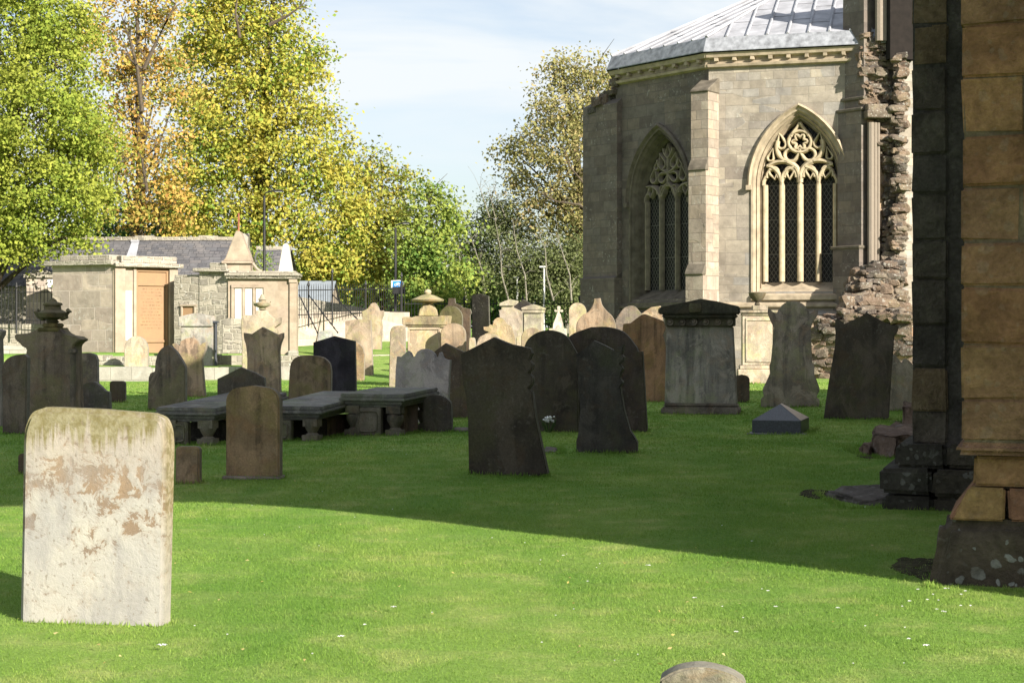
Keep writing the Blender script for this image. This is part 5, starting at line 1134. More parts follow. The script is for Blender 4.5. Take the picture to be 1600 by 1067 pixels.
def railing(label, a, b, zb, h, gap, posts, name='railings', r=.011, rails=(.12,.9), tip=.12, stays=()):
    A=Vector((a[0],a[1],zb[0])); B=Vector((b[0],b[1],zb[1])); d=B-A; l=d.length; th=thing(name,label,'railings',A); n=int(l/gap); u=d/l
    bars=MB()
    for k in range(n+1):
        p=u*(l*k/n); bars.tube([p,p+Vector((0,0,h)),p+Vector((0,0,h+tip))],[r,r,.002],4,False)
    bars.build('bars',M['iron'],th)
    for q in rails:
        rb=MB(); rb.tube([Vector((0,0,h*q)),d+Vector((0,0,h*q))],.018,5); rb.build('rail',M['iron'],th)
    for t,hh in posts:
        pb=MB(); p=d*t; pb.tube([p-Vector((0,0,.3)),p+Vector((0,0,h+hh))],.032,6); pb.lathe([(.02,0),(.055,.06),(.045,.12),(.01,.22)],(p.x,p.y,p.z+h+hh),8); pb.build('post',M['iron'],th)
    for t,dx,dy in stays:
        sb=MB(); p=d*t; q0=p+Vector((0,0,h*.75)); q1=p+Vector((dx,dy,-.5)); m=24
        sb.tube([q0+(q1-q0)*k/m for k in range(m+1)],[.018+.014*(k%3==0) for k in range(m+1)],5); sb.build('stay',M['iron'],th)
    return th
railing('black iron railings on the low wall at the far left, beside the ashlar tomb enclosure',(-22,56),(X_(97,54.8),54.8),(Z_(508,56),Z_(507,54.8)),Z_(452,55)-Z_(508,55),.125,[(.78,.0),(.97,.05)],stays=[(.985,.35,-1.2)])
railing('black iron railings with twisted stays behind the tan ornate headstone',(X_(464,58.5),58.5),(X_(632,63.5),63.5),(Z_(498,58.5),Z_(492,63.5)),Z_(450,60)-Z_(498,60),.125,[(.0,.0),(.10,.0),(.31,.45),(.62,.0),(.97,.3)],stays=[(.02,.9,-2.2),(.10,1.3,-2.5),(.31,1.6,-2.8)])
railing('long dark railings along the far edge of the graveyard before the grey willows',(X_(632,63.5),63.6),(X_(935,66),66),(Z_(512,63),Z_(510,66)),Z_(471,64)-Z_(512,64),.13,[(.3,0),(.6,0),(.9,0)])
railing('short black spear-topped railing round a grave beside the ogee-headed rusty headstone',(X_(880,50),50),(X_(900,49.4),49.4),(gzf(1.6,50)-.1,gzf(1.9,49.4)-.1),1.05,.11,[(0,0),(1,0)],r=.016,tip=.1)

# ashlar tomb enclosure + tan memorial bay: a corner building turned towards us
def tomb_enclosure():
    th=thing('tomb_enclosure','stone tomb enclosure with a grey ashlar wall and a tall tan memorial panel between pilasters','tomb enclosure',(X_(178,53),53,gzf(X_(178,53),53)))
    Wl=Wall((X_(82,54.2),54.2),(X_(178,53),53.0)); Wr=Wall((X_(178,53),53.0),(X_(276,54.4),54.4)); zb=.55
    b=MB(); zt=Z_(415,53.5); tk=1.6
    for W,m in ((Wl,'a'),):
        b.poly([W.p(0,zb),W.p(W.len,zb),W.p(W.len,zt),W.p(0,zt)],[(0,zb),(W.len,zb),(W.len,zt),(0,zt)])
        b.poly([W.p(0,zb,-tk),W.p(0,zb),W.p(0,zt),W.p(0,zt,-tk)],[(0,zb),(tk,zb),(tk,zt),(0,zt)])
        b.poly([W.p(0,zt),W.p(W.len,zt),W.p(W.len,zt,-tk),W.p(0,zt,-tk)],[(0,0),(2,0),(2,1),(0,1)])
    wpart(b,'ashlar_wall',M['maus_ashlar'],th)
    b=MB(); ang=lambda W:math.atan2(W.d.y,W.d.x)
    def bx(b,W,u0,u1,z0,z1,o0,o1): q=W.p((u0+u1)/2,(z0+z1)/2,(o0+o1)/2); b.box(q,(u1-u0,o1-o0,z1-z0),ang(W))
    bx(b,Wl,-.22,Wl.len+.05,zt,zt+.16,-1.0,.18); bx(b,Wl,.35,Wl.len-.12,zt+.16,zt+.33,-.8,.06); wpart(b,'cornice',M['harl'],th,bevel=.02)
    b=MB(); L_=Wr.len; zt2=Z_(418,53.6)
    bx(b,Wr,.0,.36,zb-.1,zt2,-.5,.10); bx(b,Wr,L_-.30,L_,zb-.1,zt2,-.5,.10); wpart(b,'pilaster',M['maus_clean'],th,bevel=.012)
    b=MB(); bx(b,Wr,.36,.75,zb-.1,zt2,-.5,.0); bx(b,Wr,.66,.76,zb-.1,zt2,-.1,.06); wpart(b,'side_strip',M['maus_clean'],th,bevel=.008)
    b=MB(); bx(b,Wr,.40,.62,zb+.55,zt2-.75,-.02,.012); o=wpart(b,'inset_panel',M['marble'],th)
    b=MB(); bx(b,Wr,-.05,L_+.14,zt2,zt2+.13,-.7,.24); bx(b,Wr,.2,L_-.05,zt2+.13,zt2+.36,-.6,.12); wpart(b,'cornice',M['harl'],th,bevel=.02).__setitem__('label','lichened stone cornice over the tan panel')
    M['panel']=panel_mat(); b=MB(); bx(b,Wr,.76,L_-.30,zb-.1,zt2,-.3,-.03); pn=wpart(b,'memorial_panel',M['panel'],th)
    b=MB(); z1=zt2-.55; z2=zb+.52
    for z in (zt2-.10,z1,z2): bx(b,Wr,.76,L_-.30,z-.04,z+.04,-.05,.02)
    for u in (.80,L_-.34): bx(b,Wr,u-.035,u+.035,zb,zt2-.1,-.05,.015)
    wpart(b,'panel_moulding',M['panel'],th,pn,bevel=.01)
    # rows of worn lettering, cut as short strokes
    b=MB()
    for r in range(13):
        z=z1-.16-r*.105; u=.92+random.uniform(0,.12)
        if z<z2+.12: break
        while u<L_-.5-random.uniform(0,.15):
            w=random.uniform(.04,.13); bx(b,Wr,u,u+w,z,z+.04,-.032,-.026); u+=w+.035
    wpart(b,'worn_lettering',M['letter'],th,pn)
    b=MB(); bx(b,Wl,Wl.len-.04,Wl.len+.0,zb,zt,-.0,.012); wpart(b,'quoin_strip',M['maus_clean'],th)
def panel_mat():
    t=NT('tan_memorial_panel'); o=t.obj(); n=t.noise(o,2.0,6,.65); s=t.noise(t.mapping(o,(2,2,.6)),2.5,5,.6)
    c=t.mix(t.ramp(n,(.35,0.0),(.68,1.0)),(.30,.187,.105),(.255,.163,.10)); c=t.mix(t.math('MULTIPLY',t.ramp(s,(.55,0.0),(.72,1.0)),.5),c,(.19,.135,.09))
    return t.bsdf(c,.9,n,.4,.02,.15)
M['letter']=simple('worn_letter_cut',(.24,.15,.085),.95)
tomb_enclosure()
def harled_wall():
    th=thing('harled_wall','patchy white-and-grey harled wall between the tan memorial and the panelled monument','wall',(X_(312,53.4),53.4,0)); m=Mon.__new__(Mon)
    D=53.2; b=MB(); W=Wall((X_(272,D+.4),D+.4),(X_(358,D-.2),D-.2)); l=W.len
    def face(b,u0,u1,z0,z1,o,tk=.5):
        b.poly([W.p(u0,z0,o),W.p(u1,z0,o),W.p(u1,z1,o),W.p(u0,z1,o)],[(u0,z0),(u1,z0),(u1,z1),(u0,z1)]); b.poly([W.p(u0,z1,o),W.p(u1,z1,o),W.p(u1,z1,o-tk),W.p(u0,z1,o-tk)],[(u0,0),(u1,0),(u1,tk),(u0,tk)])
        b.poly([W.p(u0,z0,o-tk),W.p(u0,z0,o),W.p(u0,z1,o),W.p(u0,z1,o-tk)],[(0,z0),(tk,z0),(tk,z1),(0,z1)]); b.poly([W.p(u1,z0,o),W.p(u1,z0,o-tk),W.p(u1,z1,o-tk),W.p(u1,z1,o)],[(0,z0),(tk,z0),(tk,z1),(0,z1)])
    face(b,0,l*.47,.4,Z_(429,D),0); face(b,l*.47,l,.4,Z_(424,D),.03); wpart(b,'wall',M['harl'],th)
    b=MB(); q=W.p(l*.70,Z_(422,D),-.15); b.box(q,(l*.64,.7,.12),math.atan2(W.d.y,W.d.x),.02); q=W.p(l*.84,Z_(415,D),-.15); b.box(q,(l*.30,.6,.18),math.atan2(W.d.y,W.d.x),.02); wpart(b,'coping',M['harl'],th,bevel=.02)
    b=MB(); q=W.p(l*.27,Z_(486,D),-.02); b.box(q,(l*.22,.06,.34),math.atan2(W.d.y,W.d.x)); wpart(b,'pink_tablet',M['panel'],th,bevel=.01)
    b=MB(); 
    for a in (.15,.39): q=W.p(l*a,Z_(487,D),.03); b.box(q,(.06,.06,.42),math.atan2(W.d.y,W.d.x))
    q=W.p(l*.27,Z_(477,D),.04); b.box(q,(l*.3,.08,.06),math.atan2(W.d.y,W.d.x)); wpart(b,'tablet_frame',M['maus_clean'],th,bevel=.008)
harled_wall()
def panelled_monument():
    D=53.0; m=Mon('panelled_monument','broad cream wall monument with three white marble panels, scrolls and two pointed gablets','monument',410,D,4)
    b=MB(); m.box(b,357,462,433,560,.0,1.2,-.2); m.part(b,'wall','maus_clean',bevel=0)
    b=MB(); m.box(b,354,466,431.5,435.5,-.16,1.3); m.box(b,352,468,427,431.5,-.24,1.36); m.box(b,358,462,423.5,427,-.1,1.2); m.part(b,'cornice','harl',bevel=.015)
    for a in (367.5,383.5,400):
        b=MB(); m.box(b,a,a+11,450,500,-.02,.02); m.part(b,'marble_panel','marble',bevel=0)
    b=MB(); m.box(b,362,413,444.5,450,-.07,0)
    for a in (362,379,395,411.5): m.box(b,a,a+4,450,520,-.06,0)
    m.part(b,'panel_frame','maus_clean',bevel=.008)
    b=MB(); m.box(b,452,463,436,552,-.07,.01); m.box(b,451,464,436,442,-.11,.01); m.part(b,'pilaster','maus_clean',bevel=.01)
    b=MB(); m.box(b,450,466,548,566,-.2,.0,-.3); m.part(b,'plinth','kerb',bevel=.02)
    b=MB(); m.box(b,356,391,412,424,.02,1.0); m.box(b,347,394,408,412,-.08,1.1); m.part(b,'gablet_base','maus_clean',bevel=.012)
    b=MB(); m.prism(b,[(349,408),(353,403),(369,361),(375,361),(392,404),(393,408)],.0,.9); m.part(b,'gablet','maus_clean',bevel=.015)
    b=MB(); b.tube([(m.x(371.5),.4,m.z(362)),(m.x(371.5),.4,m.z(332))],.03,6); m.part(b,'finial_rod','rust',bevel=0)
    b=MB(); m.prism(b,[(434,424),(441,383),(446,379),(449,381),(456,424)],.1,.8); m.part(b,'gablet','marble',bevel=.015,label='slim white pointed gablet at the right end')
    for sx,a,e in ((1,392,408),(-1,350,334)):
        b=MB(); P=bez((m.x(a),.3,m.z(411)),(m.x(a+sx*6),.3,m.z(414)),(m.x(a+sx*6),.3,m.z(422)),(m.x(e),.3,m.z(424)),10); b.tube(P,.06,6); m.part(b,'scroll','maus_clean',bevel=0,smooth=True)
panelled_monument()
def slate_house():
    D=60; x0,x1=-24.0,X_(354,D); th=thing('slate_roofed_house','long low house with a dark slate roof and pale lead strip behind the tomb enclosures','house',((x0+x1)/2,D,0))
    ze,zr=Z_(447,D),Z_(374,D+3.0); y0,y1=D,D+3.0
    b=MB(); sl=math.hypot(y1-y0,zr-ze); b.poly([(x0,y0,ze),(x1,y0,ze),(x1,y1,zr),(x0,y1,zr)],[(x0,0),(x1,0),(x1,sl),(x0,sl)]); b.poly([(x1,y1+3,ze),(x0,y1+3,ze),(x0,y1,zr),(x1,y1,zr)],[(x1,0),(x0,0),(x0,sl),(x1,sl)])
    rf=wpart(b,'roof',M['slate'],th)
    b=MB(); b.box(((x0+x1)/2,y1,zr+.02),(x1-x0,.26,.13)); 
    for k in range(9): b.box((x1-1.2-k*2.4,y1,zr+.11),(.7,.24,.05))
    wpart(b,'ridge',M['harl'],th,rf)
    b=MB(); u=(X_(192,D+1.2)-X_(192,D+1.2)); xa=X_(188,D+.8); xb=X_(204,D+2.6); dn=Vector((0,-(zr-ze),(y1-y0))).normalized()*.02
    def rp(x,t): return Vector((x,y0+(y1-y0)*t,ze+(zr-ze)*t))+dn
    b.poly([rp(xa,.15),rp(xa+.5,.15),rp(xb+.28,.93),rp(xb,.93)]); b.box(rp(xb+.12,.95),(.3,.2,.08)); wpart(b,'lead_strip',M['lead'],th,rf)
    b=MB(); b.box(((x0+x1)/2,y0+3,ze/2),(x1-x0-.3,5.7,ze)); wpart(b,'wall',M['harl'],th)
    b=MB()
    for s in (0,1):
        q=[(x1,y0-.15,ze-.05),(x1+.35,y0-.15,ze-.05),(x1+.35,y1,zr+.22),(x1,y1,zr+.22)]; b.poly(q); b.poly([(x1,y0-.15,ze-.4),(x1,y1,zr-.3),(x1,y1,zr+.22),(x1,y0-.15,ze-.05)][::-1]); b.poly([(x1+.35,y0-.15,ze-.4),(x1+.35,y1,zr-.3),(x1+.35,y1,zr+.22),(x1+.35,y0-.15,ze-.05)])
        b.poly([(x1,y1,zr+.22),(x1+.35,y1,zr+.22),(x1+.35,y1+3.1,ze-.05),(x1,y1+3.1,ze-.05)]); break
    b.poly([(x1+.3,y0,0),(x1+.3,y0+6,0),(x1+.3,y0+6,ze),(x1+.3,y1,zr),(x1+.3,y0,ze)]); wpart(b,'gable_skews',M['harl'],th)
    D=64; a,c=X_(386,D),X_(443,D); t2=thing('slate_roofed_house','small slate-roofed outbuilding with ivy behind the panelled monument','house',((a+c)/2,D,0)); b=MB(); ze,zr=Z_(440,D),Z_(388,D+2.4)
    b.poly([(a,D,ze),(c,D,ze),(c,D+2.4,zr),(a,D+2.4,zr)],[(0,0),(c-a,0),(c-a,2.5),(0,2.5)]); b.poly([(c,D+4.8,ze),(a,D+4.8,ze),(a,D+2.4,zr),(c,D+2.4,zr)],[(0,0),(c-a,0),(c-a,2.5),(0,2.5)]); rf=wpart(b,'roof',M['slate'],t2)
    b=MB(); b.box(((a+c)/2,D+2.4,zr),(c-a,.25,.16)); wpart(b,'ridge',M['harl'],t2,rf)
    b=MB(); b.box(((a+c)/2,D+2.4,ze/2),(c-a-.2,4.6,ze)); wpart(b,'wall',M['harl'],t2)
slate_house()
# capped gate pier, left
m=Mon('gate_pier','square stone gate pier with pyramid cap and small white notice, behind the far left railings','gate pier',66,56.5,10)
b=MB(); m.box(b,42,86,434,520,0,.7,-.2); m.part(b,'shaft','maus_ashlar',bevel=.01)
b=MB(); zc=m.z(433); b.box((m.x(64),.35,zc+.03),(1.12,.9,.1)); x0=m.x(64); b.mesh([(x0-.52,-.06,zc+.08),(x0+.52,-.06,zc+.08),(x0+.52,.76,zc+.08),(x0-.52,.76,zc+.08),(x0-.05,.35,zc+.26),(x0+.08,.35,zc+.26)],[(0,1,5,4),(1,2,5),(2,3,4,5),(3,0,4)]); m.part(b,'cap','harl',bevel=0)
b=MB(); m.box(b,74,86,437,449,-.03,0); n=m.part(b,'notice','white',bevel=0)
b=MB(); m.box(b,80,85,445,449,-.036,-.03); m.part(b,'green_corner','leaf_maple',n,bevel=0)

# far street things beyond the railings
def lamp(label, px, pyt, D, arm, lean=0):
    p=at(px,520,D); zg=gzf(p.x,D)-.3; zt=Z_(pyt,D); th=thing('street_lamp',label,'street lamp',(p.x,D,zg),0,'street lamps beyond the railings')
    h=zt-zg; b=MB(); b.tube([(0,0,0),(0,0,1.2),(0,0,1.25),(0,0,h-.1)],[.085,.085,.06,.045],10); b.build('pole',M['iron'],th,smooth=True)
    b=MB(); b.tube([(0,0,h-.12),(.04,0,h),(.18,0,h+.06),(arm*.6,0,h+.08)],.03,8); b.build('arm',M['iron'],th,smooth=True)
    b=MB(); b.box((arm*.75,0,h+.09),(arm*.62,.2,.07),0,0,.8); hd=b.build('lantern',M['iron'],th,bevel=.02,seg=2)
    b=MB(); b.box((arm*.78,0,h+.048),(arm*.4,.14,.015)); b.build('diffuser',M['pale_pole'],hd)
lamp('tall black street lamp in front of the yellow tree, above the slim white gablet',413,302,62,.68)
lamp('shorter black street lamp carrying the blue arrow sign',618,352,66,.55)
def sign():
    D=65.8; p=at(623,444,D); th=thing('road_sign','blue cycle-route arrow sign fixed to the shorter street lamp','sign',p,R(-4)); s=D/F
    def pl(pts,y,dep,mat,name,up=None):
        b=MB(); P=[((x-623)*s,(444-z)*s) for x,z in pts]; n=len(P)
        b.mesh([(x,y,z) for x,z in P]+[(x,y+dep,z) for x,z in P],[tuple(range(n)),tuple(range(2*n-1,n-1,-1))]+[(i,n+i,n+(i+1)%n,(i+1)%n) for i in range(n)]); o=b.build(name,M[mat],up or th); return o
    pl([(612,450),(612,438.5),(626,438),(631.5,441),(632,445),(627,449.5)],0-.16,.03,'white','plate')
    pl([(614.5,449),(614.5,439.5),(626,439.2),(630.4,441.6),(630.8,444.6),(626.4,448.6)],-.168,.008,'blue','blue_face')
    b=MB()
    for c in (619.2,625):
        b.tube([((c-623)*s+.045*math.cos(t),-.172,(444-445.3)*s+.045*math.sin(t)) for t in [2*math.pi*i/14 for i in range(15)]],.009,4,False)
    q=lambda x,z:((x-623)*s,-.172,(444-z)*s)
    for a,c in (((619.2,445.3),(621,442.5)),((621,442.5),(624,442.5)),((624,442.5),(622,445.5)),((622,445.5),(621,442.5)),((624,442.5),(625,445.3)),((624,442.5),(624.2,441.4))): b.tube([q(*a),q(*c)],.009,4)
    b.build('bicycle_symbol',M['white'],th)
    p2=at(620,454,D); t2=thing('direction_sign','small black sign board below the blue arrow sign','sign',(p2.x,D,p2.z)); b=MB(); b.box((0.1,-.16,0),(.5,.03,.28)); b.build('board',M['iron'],t2,bevel=.01); b=MB(); b.box((0,-.1,0),(.08,.1,.2)); b.build('bracket',M['iron'],t2)
sign()
for px,y0,D,lab in ((808,435,84,'thin pale street pole between the grey willows, left one'),(850,418,82,'thin pale street pole rising above the far railings, right one')):
    p=at(px,520,D); zg=gzf(p.x,D)-.4; h=Z_(y0,D)-zg; th=thing('street_pole',lab,'pole',(p.x,D,zg),0,'pale poles among the willows'); b=MB(); b.tube([(0,0,0),(0,0,h)],[.06,.045],8); b.build('pole',M['pale_pole'],th,smooth=True); b=MB(); b.box((-.08,0,h+.03),(.32,.14,.09)); b.build('lantern',M['pale_pole'],th,bevel=.02)
def shed():
    D=74; th=thing('shed','pale blue-grey shed roof beyond the railings','shed',(X_(492,D),D,0)); x0,x1=X_(455,D),X_(514,D); z0,z1=Z_(482,D),Z_(439,D+3)
    b=MB(); b.poly([(x0,D,z0),(x1,D,z0),(x1,D+3,z1),(x0,D+3,z1)]); b.poly([(x1,D+6,z0),(x0,D+6,z0),(x0,D+3,z1),(x1,D+3,z1)]); rf=wpart(b,'roof',M['shed'],th)
    b=MB(); b.box(((x0+x1)/2,D+3,z0/2),(x1-x0-.3,5.6,z0)); b.poly([(x1-.1,D+.2,z0),(x1-.1,D+5.8,z0),(x1-.1,D+3,z1-.05)]); wpart(b,'wall',M['maus_clean'],th)
    D=70; th=thing('street_wall','pale stone street wall sloping down to the right beyond the railings','wall',(X_(540,D),D,0)); b=MB(); W=Wall((X_(462,68),68),(X_(610,76),76)); za,zb=Z_(463,68),Z_(488,76)
    b.poly([W.p(0,0),W.p(W.len,0),W.p(W.len,zb),W.p(0,za)],[(0,0),(W.len,0),(W.len,zb),(0,za)]); b.poly([W.p(0,za),W.p(W.len,zb),W.p(W.len,zb,-.4),W.p(0,za,-.4)],[(0,0),(W.len,0),(W.len,.4),(0,.4)]); b.poly([W.p(W.len,0),W.p(W.len,0,-.4),W.p(W.len,zb,-.4),W.p(W.len,zb)]); wpart(b,'wall',M['harl'],th)
    D=92; th=thing('far_house','pale slate-roofed house glimpsed through the left tree','house',(X_(100,D),D,0)); b=MB(); b.box((X_(95,D),D+3,Z_(380,D)/2),(3.2,6,Z_(380,D))); wpart(b,'wall',M['white'],th); b=MB(); xa,xb=X_(45,D),X_(128,D); b.poly([(xa,D-.2,Z_(380,D)),(xb,D-.2,Z_(380,D)),(xb,D+3,Z_(366,D+3)),(xa,D+3,Z_(366,D+3))]); b.poly([(xb,D+6.2,Z_(380,D)),(xa,D+6.2,Z_(380,D)),(xa,D+3,Z_(366,D+3)),(xb,D+3,Z_(366,D+3))]); wpart(b,'roof',M['shed'],th)
shed()

# ------------------------------------------------------------------ trees
def crown(blobs, D, leaf, dens, cl=22, spread=.42, hollow=.55, seed=1):
    """leaf-sized faces gathered in sprays on and inside the lobes of the crown; blobs = (px, py, rx, ry, depth offset)"""
    g=np.random.default_rng(seed); out=[]; s=D/F; leaf*=.64; cl*=3.5; dens*=.56; spread*=1.12
    for bx,by,rx,ry,dd in blobs:
        c=at(bx,by,D+dd); k=(D+dd)/F; ax,az=rx*k,ry*k; ay=(ax+az)/2*.9; area=4*math.pi*((ax*az+ax*ay+ay*az)/3); n=max(5,int(area*dens*1.25))
        d=g.normal(size=(n,3)); d/=np.linalg.norm(d,axis=1)[:,None]; bump=1+.16*np.sin(d[:,0]*5+bx)*np.sin(d[:,2]*6+by)+.10*np.sin(d[:,1]*9+d[:,2]*7)
        r=(hollow+(1.04-hollow)*g.random(n)**.6)*bump; P=d*r[:,None]*np.array([ax,ay,az])+np.array(c)
        for j in range(n):
            m=g.poisson(cl*1.2)
            if m<2: continue
            o=g.normal(size=(m,3))*np.array([spread,spread,spread*.55])*g.uniform(.6,1.25); q=P[j]+o-np.array([0,0,1])*(np.hypot(o[:,0],o[:,1])*.25)[:,None]
            nrm=g.normal(size=(m,3))*.75+d[j]*.45+np.array([.15,-.2,.55]); nrm/=np.linalg.norm(nrm,axis=1)[:,None]
            t=np.cross(nrm,g.normal(size=(m,3))); t/=np.linalg.norm(t,axis=1)[:,None]; b=np.cross(nrm,t); L1=leaf*g.uniform(.6,1.3,m)[:,None]; L2=L1*g.uniform(.55,.85,m)[:,None]; cup=nrm*L1*.18
            out.append(np.stack([q-t*L1,q-b*L2+cup,q+t*L1,q+b*L2+cup],1).reshape(-1,3))
    return np.concatenate(out)
TRG='trees behind the churchyard'
def tree(name,label,px,D,blobs,leafmat,leaf=.13,dens=1.0,cl=22,spread=.42,hollow=.55,tr=.28,top=None,bark='bark',twigs=(),seed=1,base=None,limbs=True,lr=.07):
    x=X_(px,D); zg=(gzf(x,D) if base is None else base)-.2; th=thing(name,label,'tree',(x,D,zg),0,TRG); g=random.Random(seed)
    pts=[at(b[0],b[1],D+b[4]) for b in blobs]; zt=max(p.z for p in pts) if top is None else Z_(top,D)
    tk=MB(); n=9; cx=sum(p.x for p in pts)/len(pts); axis=[Vector((x+(cx-x)*(k/n)**1.5+g.uniform(-.12,.12)*(k>0),D+g.uniform(-.1,.1)*(k>0),zg+(zt-zg)*k/n)) for k in range(n+1)]
    tk.tube(axis,[tr*(1-.9*k/n)+(.12*tr if k==0 else 0) for k in range(n+1)],10)
    if limbs:
        for p in pts:
            t=max(.12,min(.85,((p.z-zg)/(zt-zg))*.72-.08)); i=t*n; k=int(i); a=axis[k]+(axis[min(k+1,n)]-axis[k])*(i-k); r=max(.03,tr*(1-.9*t)*.36); m=a.lerp(p,.5)+Vector((g.uniform(-.3,.3),g.uniform(-.3,.3),.35+g.uniform(-.1,.3))); path=[Vector(q) for q in bez(tuple(a),tuple(a.lerp(m,.6)),tuple(m),tuple(p),8)]; tk.tube(path,[r*(1-.85*q/8) for q in range(9)],7)
            for w in range(4):
                q=path[g.randint(4,8)]; e=q+Vector((g.uniform(-1,1),g.uniform(-1,1),g.uniform(-.2,1)))*g.uniform(.6,1.5); tk.tube([q,q.lerp(e,.5)+Vector((0,0,.12)),e],[lr*.4,lr*.25,.008],5)
    for tw in twigs:
        P=[at(a,b,D+tw[1]) for a,b in tw[2]]; tk.tube(P,[tw[0]*(1-.75*i/(len(P)-1)) for i in range(len(P))],6)
        for i in range(len(P)-1):
            for w in range(5):
                q=P[i].lerp(P[i+1],g.random()); e=q+Vector((g.uniform(-.7,.7),g.uniform(-.5,.5),g.uniform(-.1,.9)))*g.uniform(.5,1.4); tk.tube([q,q.lerp(e,.5)+Vector((0,0,.1)),e],[tw[0]*.3,tw[0]*.18,.006],4)
    wpart(tk,'trunk',M[bark],th,smooth=True)
    V=crown(blobs,D,leaf,dens,cl,spread,hollow,seed)-np.array(th.location); fast('crown',V,4,M[leafmat],th)
    return th
# big lime tree, nearest, at the left edge (overhangs the slate roof)
tree('lime_tree','big leafy yellow-green tree filling the left edge and overhanging the slate roof',-30,57.5,
 [(20,60,95,75,0),(85,110,70,60,-1),(120,190,62,55,-.5),(60,190,95,80,-2),(10,260,110,90,-1.5),(115,265,58,55,-1),(70,300,85,60,-2.2),(20,350,70,50,-2),(105,335,55,45,-1),(25,388,55,26,-1.8),(-50,150,110,110,0),(-60,320,90,80,0),(70,20,70,60,.5),(-20,-40,110,70,0),(140,225,42,40,0),(95,372,50,22,-1.6),(88,55,60,50,0),(148,300,26,22,-.6)],'leaf_lime',.105,1.8,26,.36,.5,.45,seed=3)
tree('maple_tree','sparse orange-brown tree with bare pale branches behind the yellow-green lime tree',215,76,
 [(165,40,55,60,0),(215,20,60,50,1),(205,120,50,45,0),(165,200,42,50,-1),(230,170,55,50,0),(255,230,45,50,-1),(220,290,55,45,-1.5),(250,330,45,40,-1),(205,340,40,30,-1),(195,255,50,45,0),(275,150,30,45,.5),(185,90,45,40,.5),(255,80,40,45,1),(230,-30,70,40,0)],'leaf_orange',.15,.72,20,.5,.5,.4,twigs=[(.11,-3,[(222,175),(215,110),(205,70),(190,25)]),(.10,-3,[(225,108),(240,75),(262,30),(275,5)]),(.07,-3,[(222,108),(205,95),(190,60)]),(.08,-3.2,[(230,300),(222,250),(240,235),(248,210)]),(.06,-3.2,[(180,290),(190,255),(210,240)])],seed=5)
tree('sycamore_tree','tall yellow-green autumn tree with broad ragged crown left of the gap of sky',395,82,
 [(350,40,70,60,0),(410,15,60,45,0),(330,120,60,60,0),(400,110,65,60,-1),(455,110,55,45,0),(480,100,36,28,.3),(370,190,70,60,-1.5),(450,190,60,50,-1),(505,205,42,42,0),(330,260,60,60,-1),(410,270,70,60,-2),(480,275,60,50,-1),(525,250,30,35,0),(535,275,28,30,.3),(350,340,65,50,-1.5),(430,350,70,50,-2),(500,350,60,50,-1.5),(545,330,34,36,-1),(300,320,40,50,0),(310,190,38,60,.5),(470,400,60,40,-2),(520,405,50,40,-2),(395,-50,90,50,0),(445,45,36,34,0),(500,440,40,30,-2),(545,400,32,34,-1.5),(322,50,40,60,.8)],'leaf_yellow',.155,1.15,22,.52,.5,.55,twigs=[(.1,-3.5,[(420,40),(450,25),(470,10)]),(.09,-3.5,[(375,60),(368,20),(372,-10)])],seed=8)
tree('golden_tree','smaller golden-yellow tree between the tall yellow-green tree and the green maple',592,84,
 [(575,250,28,24,0),(600,275,34,28,0),(560,290,34,34,0),(620,310,28,30,0),(590,330,44,38,-1),(560,350,40,40,-.5),(620,360,28,36,0),(585,395,48,40,-1),(610,430,45,34,-1),(565,425,40,36,-1),(635,285,14,16,0)],'leaf_gold',.15,1.05,20,.46,.5,.3,seed=11)
tree('maple_tree','compact bright green maple with yellow top right of the shorter street lamp',668,80,
 [(665,300,22,24,0),(690,315,22,24,0),(650,330,26,26,0),(680,350,40,32,-.5),(640,375,30,30,-.5),(705,355,22,26,0),(670,395,52,34,-1),(700,410,36,34,-.5),(635,420,32,32,-.5),(675,440,56,34,-1.5),(715,440,24,30,0),(660,465,50,22,-1.5)],'leaf_maple',.15,1.25,22,.44,.5,.3,seed=13)
tree('tan_leaved_tree','large tan-brown autumn tree rising behind the left corner of the chapter house',925,86,
 [(895,105,40,26,0),(860,125,34,28,0),(930,110,36,30,0),(845,170,26,28,0),(880,165,46,36,-1),(920,180,42,40,0),(825,215,32,28,0),(870,225,52,40,-1.5),(920,250,46,44,-1),(815,265,26,30,0),(855,285,46,34,-1),(900,310,44,36,-1),(830,320,36,26,-.5),(940,330,36,44,0),(880,345,40,24,-1),(795,232,10,14,0),(960,140,36,40,0),(915,385,30,26,-1)],'leaf_brown',.14,1.35,18,.46,.5,.5,twigs=[(.08,-3,[(935,340),(905,320),(870,315),(840,300)]),(.07,-3,[(935,340),(915,290),(890,260),(880,230)])],seed=17)
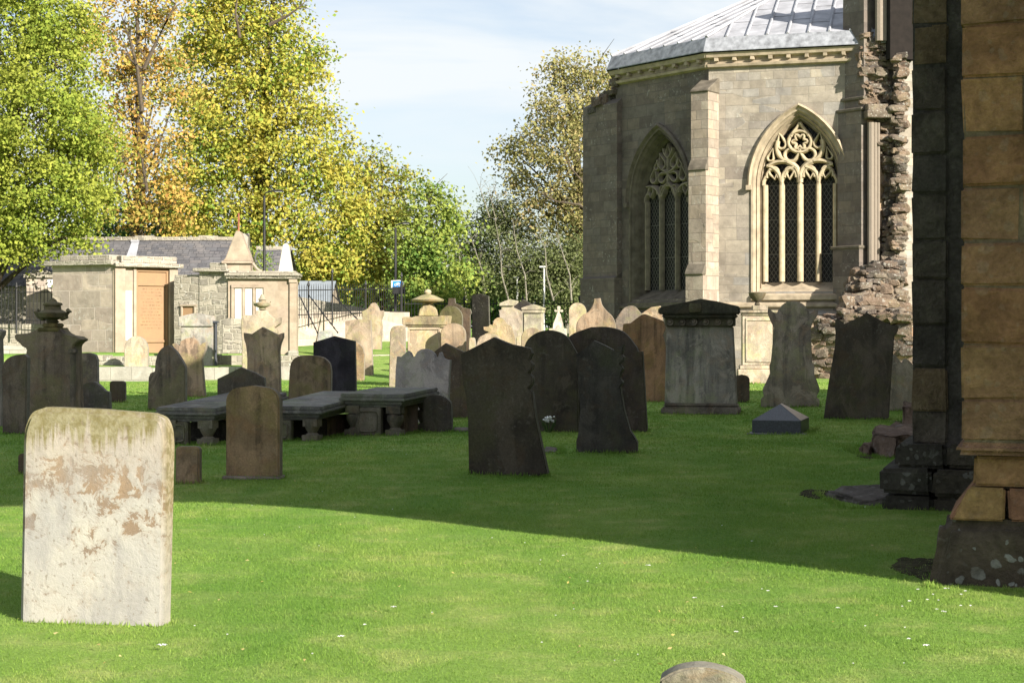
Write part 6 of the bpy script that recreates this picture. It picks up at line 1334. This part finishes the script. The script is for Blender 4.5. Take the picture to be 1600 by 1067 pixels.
for i,(px,D,bl,lab,m) in enumerate(((745,88,[(740,400,34,40,0),(760,365,28,36,0),(735,440,36,36,-.5),(765,430,36,40,-.5),(725,385,14,34,0)],'grey-green willow bush right of the green maple','leaf_grey'),
  (812,86,[(805,370,36,36,0),(785,345,24,30,0),(825,400,44,44,-.5),(795,430,44,44,-1),(840,445,44,36,-1),(800,320,14,20,0),(765,320,12,30,0),(768,355,20,26,0)],'tallest grey-green willow with bare pale stems','leaf_grey'),
  (885,84,[(875,395,40,34,0),(905,400,34,40,0),(865,435,42,44,-.5),(905,445,40,44,-.5),(840,410,26,30,0)],'olive willow bush against the chapter house corner','leaf_grey'))):
    tree('willow_bush',lab,px,D,bl,m,.11,2.2,18,.42,.4,.12,bark='bark_pale',twigs=[(.05,-3.5,[(bl[0][0]+g,470),(bl[0][0]+g*1.3-8,430),(bl[0][0]+g*.9-14,390),(bl[0][0]+g-22,bl[0][1]-28)]) for g in (-10,18)]+([(.03,-1,[(775,345),(768,315),(762,292)]),(.03,-1,[(765,340),(752,300),(748,290)]),(.03,-1,[(790,340),(778,310),(770,298)])] if i==1 else []),seed=21+i)
for i,(px,D,bl,lab) in enumerate(((215,88,[(180,370,70,40,0),(240,350,60,50,0),(300,360,60,50,0),(170,320,40,40,0),(290,300,40,40,0),(130,390,60,30,0)],'dark evergreen mass behind the slate roof and the orange tree'),
  (585,92,[(560,450,50,40,0),(600,460,50,34,0),(640,470,50,30,0),(530,420,40,50,0),(690,470,50,26,0)],'dark green shrubs beyond the railings under the golden tree'),
  (905,94,[(905,360,36,50,0),(930,400,30,60,0),(915,450,34,50,0)],'dark tree in the gap beside the chapter house corner'))):
    tree('dark_shrub_tree',lab,px,D,bl,'leaf_dark',.17,1.0,20,.5,.4,.25,seed=31+i)
tree('ivy','thin trailing ivy on the small slate outbuilding',405,63.3,[(402,395,12,16,0),(418,410,14,14,0),(400,418,12,8,0)],'leaf_maple',.07,3.0,10,.2,.5,.03,limbs=False,seed=41)
def woods():
    V=crown([(px,455+g,70,45,dd) for px,g,dd in ((-120,-20,0),(0,-10,2),(120,0,0),(250,0,3),(380,5,0),(500,8,2),(620,8,0),(740,5,3),(860,5,0),(980,0,2),(1100,0,0))],112,.34,1.0,16,.8,.4,77)
    o=fast('far_woodland',V,4,M['leaf_dark']); tag(o,'dark far woodland behind the trees beyond the graveyard','woodland',kind='stuff')
woods()
